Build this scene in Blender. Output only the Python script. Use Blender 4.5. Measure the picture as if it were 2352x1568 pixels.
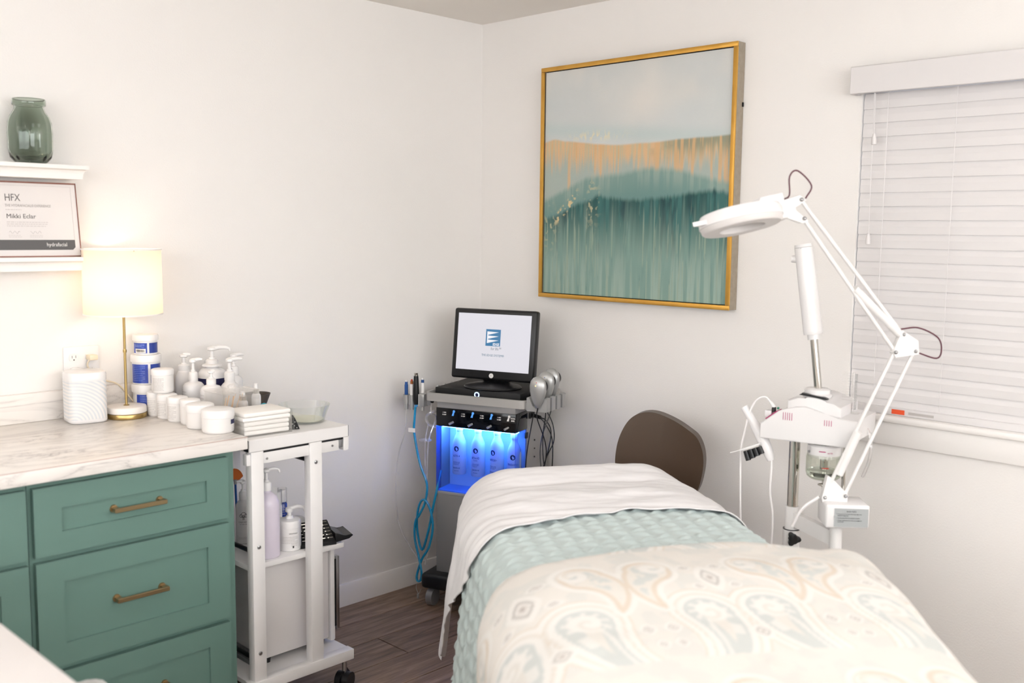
import bpy, bmesh, math, random
import numpy as np
from mathutils import Vector, Matrix
random.seed(7); np.random.seed(7)
for o in list(bpy.data.objects): bpy.data.objects.remove(o)
SC = bpy.context.scene; COL = SC.collection
PI = math.pi; R = math.radians
CAM = (-3.1477, -3.2898, 1.5456)

# ---------------------------------------------------------------- camera
cd = bpy.data.cameras.new('camera'); cam = bpy.data.objects.new('camera', cd); COL.objects.link(cam)
cd.sensor_width = 36; cd.lens = 35.354; cd.clip_start = .05
yaw, pitch, roll = R(44.445), R(-6.330), R(0.642)
fw = Vector((math.cos(pitch)*math.cos(yaw), math.cos(pitch)*math.sin(yaw), math.sin(pitch)))
rt = Vector((math.sin(yaw), -math.cos(yaw), 0)); up = rt.cross(fw)
r2 = rt*math.cos(roll)+up*math.sin(roll); u2 = -rt*math.sin(roll)+up*math.cos(roll)
cam.matrix_world = Matrix(((r2.x, u2.x, -fw.x, CAM[0]), (r2.y, u2.y, -fw.y, CAM[1]), (r2.z, u2.z, -fw.z, CAM[2]), (0, 0, 0, 1)))
cd.dof.use_dof = True; cd.dof.focus_distance = 3.7; cd.dof.aperture_fstop = 2.2
SC.camera = cam
# ---------------------------------------------------------------- sky, exposure
w = bpy.data.worlds.new('sky'); SC.world = w; w.use_nodes = True
w.node_tree.nodes['Background'].inputs[0].default_value = (.80, .88, 1, 1)
w.node_tree.nodes['Background'].inputs[1].default_value = 1.0
SC.view_settings.view_transform = 'Standard'; SC.view_settings.look = 'None'; SC.view_settings.gamma = 1
SC.view_settings.exposure = 0.0
SC.cycles.transparent_max_bounces = 32
UPLIGHT_POWER = 68.0    # radiance of the added, unseen uplight bowls that wash the ceiling
CEIL_POWER = 2.0        # radiance of the added, unseen ceiling fill panels
LAMP_POWER = .85        # watts of the table lamp bulb
BACK_FILL_POWER = 5.6        # radiance of the added glowing fill windows behind the photographer
LED_POWER = 4.0         # watts of the blue strip in the treatment machine

# ---------------------------------------------------------------- materials
def C(h, a=1):
    h = h.lstrip('#'); v = [int(h[i:i+2], 16)/255 for i in (0, 2, 4)]
    return tuple((c/12.92 if c <= .04045 else ((c+.055)/1.055)**2.4) for c in v)+(a,)
MATS = {}
def mat(name, col, rough=.5, metal=0, bump=None, trans=0, ior=1.45, emis=None, es=0, coat=0, vary=None, spec=None, sss=0, sheen=0):
    m = bpy.data.materials.new(name); m.use_nodes = True; nt = m.node_tree; b = nt.nodes['Principled BSDF']
    c = C(col) if isinstance(col, str) else col
    b.inputs['Base Color'].default_value = c; b.inputs['Roughness'].default_value = rough; b.inputs['Metallic'].default_value = metal
    b.inputs['Transmission Weight'].default_value = trans; b.inputs['IOR'].default_value = ior
    b.inputs['Coat Weight'].default_value = coat
    if spec is not None: b.inputs['Specular IOR Level'].default_value = spec
    if sss: b.inputs['Subsurface Weight'].default_value = sss; b.inputs['Subsurface Radius'].default_value = (.02, .02, .02); b.inputs['Subsurface Scale'].default_value = .3
    if sheen: b.inputs['Sheen Weight'].default_value = sheen
    if emis: b.inputs['Emission Color'].default_value = C(emis) if isinstance(emis, str) else emis; b.inputs['Emission Strength'].default_value = es
    tc = None
    if bump or vary: tc = nt.nodes.new('ShaderNodeTexCoord')
    if bump:
        n = nt.nodes.new('ShaderNodeTexNoise'); n.inputs['Scale'].default_value = bump[0]; n.inputs['Detail'].default_value = 3
        nt.links.new(tc.outputs['Object'], n.inputs['Vector'])
        bp = nt.nodes.new('ShaderNodeBump'); bp.inputs['Strength'].default_value = bump[1]; bp.inputs['Distance'].default_value = bump[2] if len(bump) > 2 else .004
        nt.links.new(n.outputs['Fac'], bp.inputs['Height']); nt.links.new(bp.outputs['Normal'], b.inputs['Normal'])
    if vary:
        n = nt.nodes.new('ShaderNodeTexNoise'); n.inputs['Scale'].default_value = vary[0]; n.inputs['Detail'].default_value = 4
        nt.links.new(tc.outputs['Object'], n.inputs['Vector'])
        mx = nt.nodes.new('ShaderNodeMix'); mx.data_type = 'RGBA'
        mx.inputs['A'].default_value = c; mx.inputs['B'].default_value = C(vary[1])
        nt.links.new(n.outputs['Fac'], mx.inputs['Factor']); nt.links.new(mx.outputs['Result'], b.inputs['Base Color'])
    MATS[name] = m; return m
def nodes_of(m): return m.node_tree.nodes, m.node_tree.links, m.node_tree.nodes['Principled BSDF']

WALL = mat('wall_paint', '#F0ECE8', .9, bump=(170, .25, .002), spec=.2)
CEILM = mat('ceiling_paint', '#F3EDE6', .95, spec=.1)
TRIM = mat('trim_white', '#F2EEEA', .45)
WHITE = mat('white_plastic', '#EAE7E5', .35, spec=.5)
WHITEG = mat('white_gloss', '#E8E5E4', .18, spec=.5)
WMETAL = mat('white_powder_coat', '#E9E6E4', .35)
WLID = mat('white_lid', '#ECE9E7', .3)
CREAMJ = mat('white_jar_plastic', '#EAE6E3', .3, sss=.15)
BLACK = mat('black_plastic', '#141416', .35)
BLACKM = mat('black_matte', '#101012', .6)
BLACKG = mat('black_gloss', '#06070C', .08)
RUBBER = mat('black_rubber', '#161618', .7)
GREEN = mat('green_cabinet_paint', '#648279', .42, bump=(60, .05, .001))
GAPM = mat('cabinet_carcass', '#4B605B', .5)
BRASS = mat('antique_brass', '#A58E6B', .38, 1.0)
GOLD = mat('satin_brass', '#B9A06A', .3, 1.0)
GOLDLEAF = mat('gold_leaf_frame', '#C9953F', .38, .75, vary=(14, '#E2B25A'))
FRSIDE = mat('weathered_grey_wood', '#8C8172', .8, vary=(60, '#A79C8C'), bump=(80, .3, .002))
CHROME = mat('chrome', '#C9C6BF', .07, 1.0)
STEEL = mat('brushed_steel', '#A9A9AA', .3, 1.0)
SILVER = mat('silver_plastic', '#AFAFAE', .32, .55)
SILVERD = mat('silver_dark', '#8E8E90', .35, .5)
MGREY = mat('machine_grey', '#A5A3A2', .4, .25)
MGREYD = mat('machine_grey_lower', '#8A8988', .45, .2)
BROWN = mat('brown_leather', '#4B3B2E', .38, bump=(120, .15, .001))
SCREEN = mat('screen_white', '#111111', .3, emis='#EDEBF3', es=.86)
SCRBLUE = mat('screen_blue', '#0a0a0a', .3, emis='#3E86B8', es=.8)
SCRWHITE = mat('screen_mark_white', '#0a0a0a', .3, emis='#F6F6FA', es=.95)
SCRGREY = mat('screen_grey', '#0a0a0a', .3, emis='#98A0A8', es=.75)
SCRTEXT = mat('screen_text_blue', '#0a0a0a', .3, emis='#5A85A0', es=.75)
INK = mat('ink_grey', '#6F6B6A', .7); INKL = mat('ink_light', '#B9B3B0', .7); INKD = mat('ink_dark', '#3A3838', .7)
INKFAINT = mat('ink_faint', '#D2CBC8', .7)
NAVY = mat('navy_print', '#161845', .45)
BLUEL = mat('blue_label', '#2A45A6', .25, coat=.4)
BLUELD = mat('blue_label_dark', '#1E3A92', .25, coat=.4)
BLUEP = mat('blue_pen', '#1D4C8C', .35)
CYANH = mat('cyan_hose', '#1487B4', .2, coat=.4)
RED = mat('red_plastic', '#C23A2C', .4); AMBER = mat('amber_liquid', '#9A5A2A', .3)
MAGENTA = mat('magenta_print', '#B23A70', .5)
TEAL = mat('teal_silicone', '#129FB4', .4)
ORANGE = mat('orange_bristle', '#D06A22', .6); ORANGEL = mat('orange_sticker', '#E2542A', .6)
WOOD = mat('birch_stick', '#DDB78F', .6)
PAPER = mat('paper', '#E4DEDB', .55); PAPERW = mat('paper_white', '#F1EDEA', .7)
NAPK = mat('cotton_pad_white', '#F5F1EC', .95, bump=(200, .2, .002))
COPPER = mat('rose_frame_edge', '#8A6258', .35, .6)
DKGREY = mat('charcoal_print', '#5C5A5A', .5)
SHEETM = mat('white_sheet', '#E4E1E1', .85, bump=(300, .06, .001), sheen=.1)
LILAC = mat('lilac_lotion', '#DCD3DF', .22, sss=.2)
DKBOWL = mat('dark_stone_bowl', '#4A443E', .45)
LIQ = mat('pale_green_cream', '#D9D8C6', .4)
WATER = mat('water', '#E6EBE6', .05, trans=1, ior=1.33)
CONCRETE = mat('foam_white', '#EDE9E6', .6)
REDWIRE = mat('maroon_wire', '#5A2A38', .4)
CORDM = mat('white_cord', '#F0ECEA', .4); CORDC = mat('cream_cord', '#E9D9BE', .4)
PANELGREY = mat('grey_info_plate', '#A8ABAB', .45)
PADM = mat('table_vinyl', '#D9D2CA', .5)

def glassmat(name, col, alpha=.12, rough=.03, tint=None):
    m = bpy.data.materials.new(name); m.use_nodes = True; nt = m.node_tree; nt.nodes.clear()
    out = nt.nodes.new('ShaderNodeOutputMaterial'); mx = nt.nodes.new('ShaderNodeMixShader')
    t = nt.nodes.new('ShaderNodeBsdfTransparent'); t.inputs[0].default_value = C(tint or '#FFFFFF')
    g = nt.nodes.new('ShaderNodeBsdfGlossy'); g.inputs['Color'].default_value = C(col); g.inputs['Roughness'].default_value = rough
    d = nt.nodes.new('ShaderNodeBsdfDiffuse'); d.inputs[0].default_value = C(col)
    ad = nt.nodes.new('ShaderNodeMixShader'); ad.inputs[0].default_value = .35
    nt.links.new(g.outputs[0], ad.inputs[1]); nt.links.new(d.outputs[0], ad.inputs[2])
    f = nt.nodes.new('ShaderNodeFresnel'); f.inputs[0].default_value = 1.45
    ma = nt.nodes.new('ShaderNodeMath'); ma.operation = 'MULTIPLY_ADD'; ma.inputs[1].default_value = .45; ma.inputs[2].default_value = alpha
    nt.links.new(f.outputs[0], ma.inputs[0]); nt.links.new(ma.outputs[0], mx.inputs[0])
    nt.links.new(t.outputs[0], mx.inputs[1]); nt.links.new(ad.outputs[0], mx.inputs[2]); nt.links.new(mx.outputs[0], out.inputs[0])
    return m
ACRYL = glassmat('clear_acrylic', '#FFFDFA', .035)
CLEARH = glassmat('clear_tube', '#F2F0F0', .28)
GLASS = glassmat('clear_glass', '#E8ECE8', .05)
TANK = glassmat('blue_tank_panel', '#6FA4FF', .03, tint='#DCE8FF')
PANE = glassmat('window_pane', '#FFFFFF', .04)
VASEG = mat('green_glass', '#C9D3C9', .05, trans=1, ior=1.45)
def shade_mat():
    m = bpy.data.materials.new('linen_shade'); m.use_nodes = True; nt = m.node_tree; nt.nodes.clear()
    out = nt.nodes.new('ShaderNodeOutputMaterial'); mx = nt.nodes.new('ShaderNodeMixShader'); mx.inputs[0].default_value = .55
    d = nt.nodes.new('ShaderNodeBsdfDiffuse'); d.inputs[0].default_value = C('#F4E8D8')
    t = nt.nodes.new('ShaderNodeBsdfTranslucent'); t.inputs[0].default_value = C('#F8ECDD')
    nt.links.new(d.outputs[0], mx.inputs[1]); nt.links.new(t.outputs[0], mx.inputs[2]); nt.links.new(mx.outputs[0], out.inputs[0]); return m
SHADE = shade_mat()
def marble():
    m = mat('marble_laminate', '#EDE6E1', .28); n, l, b = nodes_of(m)
    tc = n.new('ShaderNodeTexCoord'); mp = n.new('ShaderNodeMapping'); mp.inputs['Rotation'].default_value = (0, 0, .5); mp.inputs['Scale'].default_value = (1.1, 3.4, 3)
    l.new(tc.outputs['Object'], mp.inputs['Vector'])
    n1 = n.new('ShaderNodeTexNoise'); n1.inputs['Scale'].default_value = 2.2; n1.inputs['Detail'].default_value = 8; n1.inputs['Roughness'].default_value = .62; n1.inputs['Distortion'].default_value = 1.1
    l.new(mp.outputs[0], n1.inputs['Vector'])
    s = n.new('ShaderNodeMath'); s.operation = 'SUBTRACT'; s.inputs[1].default_value = .5; l.new(n1.outputs['Fac'], s.inputs[0])
    a = n.new('ShaderNodeMath'); a.operation = 'ABSOLUTE'; l.new(s.outputs[0], a.inputs[0])
    rp = n.new('ShaderNodeValToRGB'); e = rp.color_ramp.elements
    e[0].position = 0; e[0].color = C('#9A938F'); e[1].position = .06; e[1].color = C('#EEE8E2')
    k = rp.color_ramp.elements.new(.012); k.color = C('#D6CFC9')
    l.new(a.outputs[0], rp.inputs['Fac'])
    n2 = n.new('ShaderNodeTexNoise'); n2.inputs['Scale'].default_value = 3; l.new(tc.outputs['Object'], n2.inputs['Vector'])
    rp2 = n.new('ShaderNodeValToRGB'); rp2.color_ramp.elements[0].position = .5; rp2.color_ramp.elements[1].position = .72
    l.new(n2.outputs['Fac'], rp2.inputs['Fac'])
    mx = n.new('ShaderNodeMix'); mx.data_type = 'RGBA'; mx.inputs['A'].default_value = C('#EEE8E2'); l.new(rp.outputs[0], mx.inputs['B']); 
    md = n.new('ShaderNodeMath'); md.operation = 'MULTIPLY_ADD'; md.inputs[1].default_value = .7; md.inputs[2].default_value = .4; l.new(rp2.outputs[0], md.inputs[0])
    l.new(md.outputs[0], mx.inputs['Factor']); l.new(mx.outputs['Result'], b.inputs['Base Color']); return m
MARBLE = marble()
def plank_mat():
    m = mat('wood_plank', '#6B5446', .38); n, l, b = nodes_of(m)
    tc = n.new('ShaderNodeTexCoord'); oi = n.new('ShaderNodeObjectInfo')
    ad = n.new('ShaderNodeVectorMath'); ad.operation = 'ADD'; l.new(tc.outputs['Object'], ad.inputs[0]); l.new(oi.outputs['Random'], ad.inputs[1])
    sc = n.new('ShaderNodeVectorMath'); sc.operation = 'SCALE'; sc.inputs['Scale'].default_value = 37; l.new(oi.outputs['Random'], sc.inputs[0])
    ad2 = n.new('ShaderNodeVectorMath'); ad2.operation = 'ADD'; l.new(tc.outputs['Object'], ad2.inputs[0]); l.new(sc.outputs[0], ad2.inputs[1])
    mp = n.new('ShaderNodeMapping'); mp.inputs['Scale'].default_value = (1.6, 16, 1); l.new(ad2.outputs[0], mp.inputs['Vector'])
    n1 = n.new('ShaderNodeTexNoise'); n1.inputs['Scale'].default_value = 2.6; n1.inputs['Detail'].default_value = 7; n1.inputs['Roughness'].default_value = .6; n1.inputs['Distortion'].default_value = .6
    l.new(mp.outputs[0], n1.inputs['Vector'])
    rp = n.new('ShaderNodeValToRGB'); e = rp.color_ramp.elements; e[0].position = .3; e[0].color = C('#5E4A3C'); e[1].position = .72; e[1].color = C('#A58B76')
    k = e.new(.5); k.color = C('#806856'); l.new(n1.outputs['Fac'], rp.inputs['Fac'])
    hs = n.new('ShaderNodeHueSaturation'); ml = n.new('ShaderNodeMath'); ml.operation = 'MULTIPLY_ADD'; ml.inputs[1].default_value = .35; ml.inputs[2].default_value = .82
    l.new(oi.outputs['Random'], ml.inputs[0]); l.new(ml.outputs[0], hs.inputs['Value']); l.new(rp.outputs[0], hs.inputs['Color']); l.new(hs.outputs[0], b.inputs['Base Color'])
    bp = n.new('ShaderNodeBump'); bp.inputs['Strength'].default_value = .15; bp.inputs['Distance'].default_value = .002; l.new(n1.outputs['Fac'], bp.inputs['Height']); l.new(bp.outputs[0], b.inputs['Normal'])
    return m
PLANK = plank_mat()
def attr_mat(name, rough, bump=None):
    m = mat(name, '#FFFFFF', rough, bump=bump); n, l, b = nodes_of(m)
    a = n.new('ShaderNodeAttribute'); a.attribute_name = 'Col'; l.new(a.outputs['Color'], b.inputs['Base Color']); return m
PAINTM = attr_mat('painted_canvas', .6, (220, .3, .002))
PAISLEY = attr_mat('paisley_print', .9, (250, .15, .002))
QUILTM = mat('sage_quilt', '#BBC7C5', .85, bump=(260, .12, .002), sheen=.15)
def grille_mat():
    m = mat('speaker_grille', '#E9E6E4', .5); n, l, b = nodes_of(m)
    tc = n.new('ShaderNodeTexCoord'); wv = n.new('ShaderNodeTexWave'); wv.wave_type = 'RINGS'; wv.rings_direction = 'Y'; wv.inputs['Scale'].default_value = 30; wv.inputs['Distortion'].default_value = .6
    mp = n.new('ShaderNodeMapping'); mp.inputs['Location'].default_value = (.045, 0, -.005); l.new(tc.outputs['Object'], mp.inputs['Vector']); l.new(mp.outputs[0], wv.inputs['Vector'])
    rp = n.new('ShaderNodeValToRGB'); rp.color_ramp.elements[0].color = C('#D3D6D9'); rp.color_ramp.elements[1].color = C('#EDE8E4'); l.new(wv.outputs['Fac'], rp.inputs['Fac']); l.new(rp.outputs[0], b.inputs['Base Color']); return m
GRILLE = grille_mat()

# ---------------------------------------------------------------- mesh helpers
class MB:
    def __init__(s): s.bm = bmesh.new()
    def quads(s, v, f):
        vs = [s.bm.verts.new(p) for p in v]
        for q in f:
            try: s.bm.faces.new([vs[i] for i in q])
            except ValueError: pass
        return vs
    def box(s, x0, x1, y0, y1, z0, z1, bev=0, seg=2):
        v = [(x, y, z) for x in (x0, x1) for y in (y0, y1) for z in (z0, z1)]
        vs = s.quads(v, [(0, 1, 3, 2), (4, 6, 7, 5), (0, 4, 5, 1), (2, 3, 7, 6), (0, 2, 6, 4), (1, 5, 7, 3)])
        if bev:
            es = {e for q in vs for e in q.link_edges}
            bmesh.ops.bevel(s.bm, geom=list(es), offset=bev, segments=seg, profile=.5, affect='EDGES')
        return s
    def obox(s, p0, p1, wd, th, upv=(0, 0, 1)):      # bar from p0 to p1
        p0, p1 = Vector(p0), Vector(p1); a = (p1-p0).normalized(); b = a.cross(Vector(upv)).normalized(); c = b.cross(a)
        v = [p+b*i*wd/2+c*j*th/2 for p in (p0, p1) for i in (-1, 1) for j in (-1, 1)]
        s.quads(v, [(0, 1, 3, 2), (4, 6, 7, 5), (0, 4, 5, 1), (2, 3, 7, 6), (0, 2, 6, 4), (1, 5, 7, 3)]); return s
    def cyl(s, p0, p1, r0, r1=None, n=20, cap=True):
        r1 = r0 if r1 is None else r1; p0, p1 = Vector(p0), Vector(p1); a = (p1-p0).normalized()
        t = Vector((1, 0, 0)) if abs(a.x) < .8 else Vector((0, 1, 0)); b = a.cross(t).normalized(); c = a.cross(b)
        L = [[s.bm.verts.new(p+(b*math.cos(2*PI*i/n)+c*math.sin(2*PI*i/n))*r) for i in range(n)] for p, r in ((p0, r0), (p1, r1))]
        for i in range(n): s.bm.faces.new((L[0][i], L[0][(i+1) % n], L[1][(i+1) % n], L[1][i]))
        if cap: s.bm.faces.new(L[0][::-1]); s.bm.faces.new(L[1])
        return s
    def lathe(s, prof, n=32, loc=(0, 0, 0), mod=None):
        rings = []
        for r, z in prof:
            if r < 1e-5: rings.append([s.bm.verts.new((loc[0], loc[1], loc[2]+z))])
            else: rings.append([s.bm.verts.new((loc[0]+(r*(mod(2*PI*i/n, z) if mod else 1))*math.cos(2*PI*i/n), loc[1]+(r*(mod(2*PI*i/n, z) if mod else 1))*math.sin(2*PI*i/n), loc[2]+z)) for i in range(n)])
        for a, b in zip(rings, rings[1:]):
            for i in range(n):
                j = (i+1) % n
                q = [a[i % len(a)], a[j % len(a)], b[j % len(b)], b[i % len(b)]]
                u = []
                for k in q:
                    if k not in u: u.append(k)
                if len(u) > 2:
                    try: s.bm.faces.new(u)
                    except ValueError: pass
        return s
    def tube(s, pts, r, n=8, sub=6, cap=True):
        P = [Vector(p) for p in pts]
        if sub > 1 and len(P) > 2:
            Q = []
            E = [P[0]*2-P[1]]+P+[P[-1]*2-P[-2]]
            for i in range(1, len(E)-2):
                for k in range(sub):
                    t = k/sub; a, b, c, d = E[i-1:i+3]
                    Q.append(.5*((2*b)+(c-a)*t+(2*a-5*b+4*c-d)*t*t+(3*b-a-3*c+d)*t**3))
            Q.append(P[-1]); P = Q
        b = None; rings = []
        for i, p in enumerate(P):
            t = (P[min(i+1, len(P)-1)]-P[max(i-1, 0)]).normalized()
            if b is None:
                b = t.cross(Vector((0, 0, 1))); b = b.normalized() if b.length > .1 else t.cross(Vector((1, 0, 0))).normalized()
            b = (b-t*b.dot(t)).normalized(); c = t.cross(b)
            rr = r(i/(len(P)-1)) if callable(r) else r
            rings.append([s.bm.verts.new(p+(b*math.cos(2*PI*k/n)+c*math.sin(2*PI*k/n))*rr) for k in range(n)])
        for x, y in zip(rings, rings[1:]):
            for k in range(n): s.bm.faces.new((x[k], x[(k+1) % n], y[(k+1) % n], y[k]))
        if cap: s.bm.faces.new(rings[0][::-1]); s.bm.faces.new(rings[-1])
        return s
    def prism(s, poly, ax, a, b, bev=0):             # polygon in the two other axes, extruded along ax
        i = 'xyz'.index(ax)
        def P(q, t):
            l = list(q); l.insert(i, t); return l
        A = [s.bm.verts.new(P(q, a)) for q in poly]; B = [s.bm.verts.new(P(q, b)) for q in poly]; n = len(poly)
        f = [s.bm.faces.new(A[::-1]), s.bm.faces.new(B)]
        for k in range(n): s.bm.faces.new((A[k], A[(k+1) % n], B[(k+1) % n], B[k]))
        if bev:
            es = set(f[0].edges) | set(f[1].edges)
            bmesh.ops.bevel(s.bm, geom=list(es), offset=bev, segments=3, profile=.5, affect='EDGES')
        return s
    def ell(s, c, r, n=20, m=12):
        prof = [(math.sin(PI*k/m), -math.cos(PI*k/m)) for k in range(m+1)]
        v0 = len(s.bm.verts); s.lathe([(max(a, 0), b) for a, b in prof], n)
        s.bm.verts.ensure_lookup_table()
        for v in s.bm.verts[v0:]: v.co = Vector((c[0]+v.co.x*r[0], c[1]+v.co.y*r[1], c[2]+v.co.z*r[2]))
        return s
    def arc(s, r, a0, a1, z0, z1, th=.0004, n=8):     # label patch wrapped on an upright cylinder
        v = []
        for k in range(n+1):
            a = a0+(a1-a0)*k/n
            v += [((r+th)*math.cos(a), (r+th)*math.sin(a), z0), ((r+th)*math.cos(a), (r+th)*math.sin(a), z1)]
        s.quads(v, [(2*k, 2*k+2, 2*k+3, 2*k+1) for k in range(n)]); return s
    def build(s, name, m, parent=None, ang=40, M=None, recalc=True):
        me = bpy.data.meshes.new(name)
        if recalc: bmesh.ops.recalc_face_normals(s.bm, faces=s.bm.faces[:])
        s.bm.to_mesh(me); s.bm.free()
        if M is not None: me.transform(M)
        return link(name, me, m, parent, ang)
def link(name, me, m, parent=None, ang=40):
    if ang:
        me.shade_smooth(); me.set_sharp_from_angle(angle=R(ang))
    if m: me.materials.append(m)
    o = bpy.data.objects.new(name, me); COL.objects.link(o)
    if parent: o.parent = parent
    return o
def thing(name, label, cat, loc=(0, 0, 0), rz=0, group=None):
    o = bpy.data.objects.new(name, None); COL.objects.link(o); o.location = loc; o.rotation_euler = (0, 0, rz); o.empty_display_size = .05
    return tag(o, label, cat, group)
def tag(o, label, cat, group=None):
    o['label'] = label; o['category'] = cat
    if group: o['group'] = group
    return o
def struct(o): o['kind'] = 'structure'; return o
def bx(name, m, parent, x0, x1, y0, y1, z0, z1, bev=0): return MB().box(x0, x1, y0, y1, z0, z1, bev).build(name, m, parent)
def copyof(src, parent, loc, rz=None):
    o = src.copy(); COL.objects.link(o); o.parent = parent; o.location = loc
    if rz is not None: o.rotation_euler = (0, 0, rz)
    return o
def textmesh(s, size, align='CENTER', ext=.00015, sx=1, bold=0):
    cu = bpy.data.curves.new('t', 'FONT'); cu.body = s; cu.size = size; cu.align_x = align; cu.extrude = ext; cu.offset = bold; cu.resolution_u = 2
    o = bpy.data.objects.new('t', cu); COL.objects.link(o)
    dg = bpy.context.evaluated_depsgraph_get(); me = bpy.data.meshes.new_from_object(o.evaluated_get(dg))
    bpy.data.objects.remove(o); bpy.data.curves.remove(cu)
    if sx != 1: me.transform(Matrix.Diagonal((sx, 1, 1, 1)))
    return me
def text(s, size, m, parent, loc, rz=0, align='CENTER', tilt=PI/2, sx=1, name='lettering', bold=0):
    me = textmesh(s, size, align, sx=sx, bold=bold); me.transform(Matrix.Translation(loc) @ Matrix.Rotation(rz, 4, 'Z') @ Matrix.Rotation(tilt, 4, 'X')); return link(name, me, m, parent, 0)
def textcyl(s, size, m, parent, r, a, z, sx=1, name='lettering', bold=0):
    me = textmesh(s, size, ext=.0001, sx=sx, bold=bold)
    for v in me.vertices:
        t = a+v.co.x/r; rr = r+.0006+v.co.z; v.co = (rr*math.cos(t), rr*math.sin(t), z+v.co.y)
    return link(name, me, m, parent, 0)
def lines_flat(rows, x0, x1, z0, dz, h, y, seed=0):   # rows of tiny printed words on a plane facing -y
    rnd = random.Random(seed); m = MB()
    for k in range(rows):
        x = x0; z = z0-k*dz; end = x1-(rnd.random()*.25*(x1-x0) if k % 3 == 2 else 0)
        while x < end-h:
            wd = h*rnd.uniform(1.2, 4); e = min(x+wd, end); m.quads([(x, y, z), (e, y, z), (e, y, z+h), (x, y, z+h)], [(0, 1, 2, 3)]); x = e+h*.7
    return m
def lines_cyl(rows, r, a0, a1, z0, dz, h, seed=0):
    rnd = random.Random(seed); m = MB()
    for k in range(rows):
        a = a0; z = z0-k*dz; end = a1-(rnd.random()*.3*(a1-a0) if k % 3 == 2 else 0)
        while a < end-.01:
            e = min(a+rnd.uniform(1.5, 4.5)*h/r, end); m.arc(r, a, e, z, z+h, .0006, 2); a = e+.8*h/r
    return m
def face_rz(x, y): return math.atan2(CAM[1]-y, CAM[0]-x)+PI/2     # turn so that local -y looks to the camera
def pump_head(parent, z, rs, noz, cr, rz=0, m=WLID, style='curve'):
    """collar, stem and nozzle of a pump dispenser; z = top of bottle neck"""
    MB().lathe([(0, 0), (cr, 0), (cr, rs*.9), (cr*.8, rs*1.05), (cr*.55, rs*1.1), (cr*.55, rs*1.35), (0, rs*1.35)], 24, (0, 0, z)).build('collar', m, parent)
    MB().cyl((0, 0, z+rs*1.3), (0, 0, z+rs*2.3), cr*.32, n=12).build('stem', m, parent)
    zt = z+rs*2.2; c, s_ = math.cos(rz), math.sin(rz)
    b = MB(); b.lathe([(0, 0), (cr*.55, 0), (cr*.75, rs*.12), (cr*.7, rs*.4), (cr*.3, rs*.55), (0, rs*.57)], 20, (0, 0, zt))
    if style == 'curve':
        b.tube([(0, 0, zt+rs*.25), (c*noz*.5, s_*noz*.5, zt+rs*.42), (c*noz*.9, s_*noz*.9, zt+rs*.28), (c*noz, s_*noz, zt-rs*.1)], lambda t: cr*(.42-.2*t), 10)
    else:
        b.tube([(0, 0, zt+rs*.3), (c*noz*.6, s_*noz*.6, zt+rs*.42), (c*noz, s_*noz, zt+rs*.38)], lambda t: cr*(.5-.25*t), 10)
    b.build('nozzle', m, parent)

# ================================================================ SETTING
# room: left wall y=0, right wall x=0, corner at origin, height 2.44
RX, RY, RH, TH = -4.7, -5.0, 2.44, .12
WY0, WY1, WZ0, WZ1 = -2.78, -1.772, .966, 2.045
fl = struct(bx('floor', mat('floor_base', '#3B2F28', .8), None, RX, 0, RY, 0, -.12, -.004))
pl = MB().box(0, 1.216, 0, .178, -.004, 0, .0012, 1); pme = bpy.data.meshes.new('plank'); bmesh.ops.recalc_face_normals(pl.bm, faces=pl.bm.faces[:]); pl.bm.to_mesh(pme); pl.bm.free(); pme.materials.append(PLANK)
nplk = 0
for j in range(28):
    off = (j*.437) % 1.22; y = -.182*(j+1)
    for i in range(-1, 5):
        x = -1.22*(i+1)-off+1.22
        x0, x1 = max(x, RX), min(x+1.218, 0)
        if x1-x0 < .05 or y < RY: continue
        o = bpy.data.objects.new('plank', pme); COL.objects.link(o); o.parent = fl; o.location = (x0, y+.002, 0); o.scale.x = (x1-x0)/1.218; nplk += 1
struct(bx('ceiling', CEILM, None, RX-TH, TH, RY-TH, TH, RH, RH+.1))
struct(bx('wall_left', WALL, None, RX-TH, TH, 0, TH, -.12, RH))
wr = MB(); wr.box(0, TH, WY1, 0, -.12, RH); wr.box(0, TH, RY-TH, WY0, -.12, RH); wr.box(0, TH, WY0, WY1, -.12, WZ0); wr.box(0, TH, WY0, WY1, WZ1, RH)
struct(wr.build('wall_right', WALL))
struct(bx('wall_back', WALL, None, RX-TH, RX, RY, 0, -.12, RH))
struct(bx('wall_front', WALL, None, RX-TH, 0, RY-TH, RY, -.12, RH))
def baseb(name, poly, ax, a, b): struct(MB().prism(poly, ax, a, b).build(name, TRIM))
prof = [(0, 0), (-.014, 0), (-.014, .082), (-.009, .092), (0, .092)]
baseb('baseboard_left', prof, 'x', -1.6, 0)
struct(MB().prism([(q[0], q[1]) for q in prof], 'y', RY, -.014).build('baseboard_right', TRIM))
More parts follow.
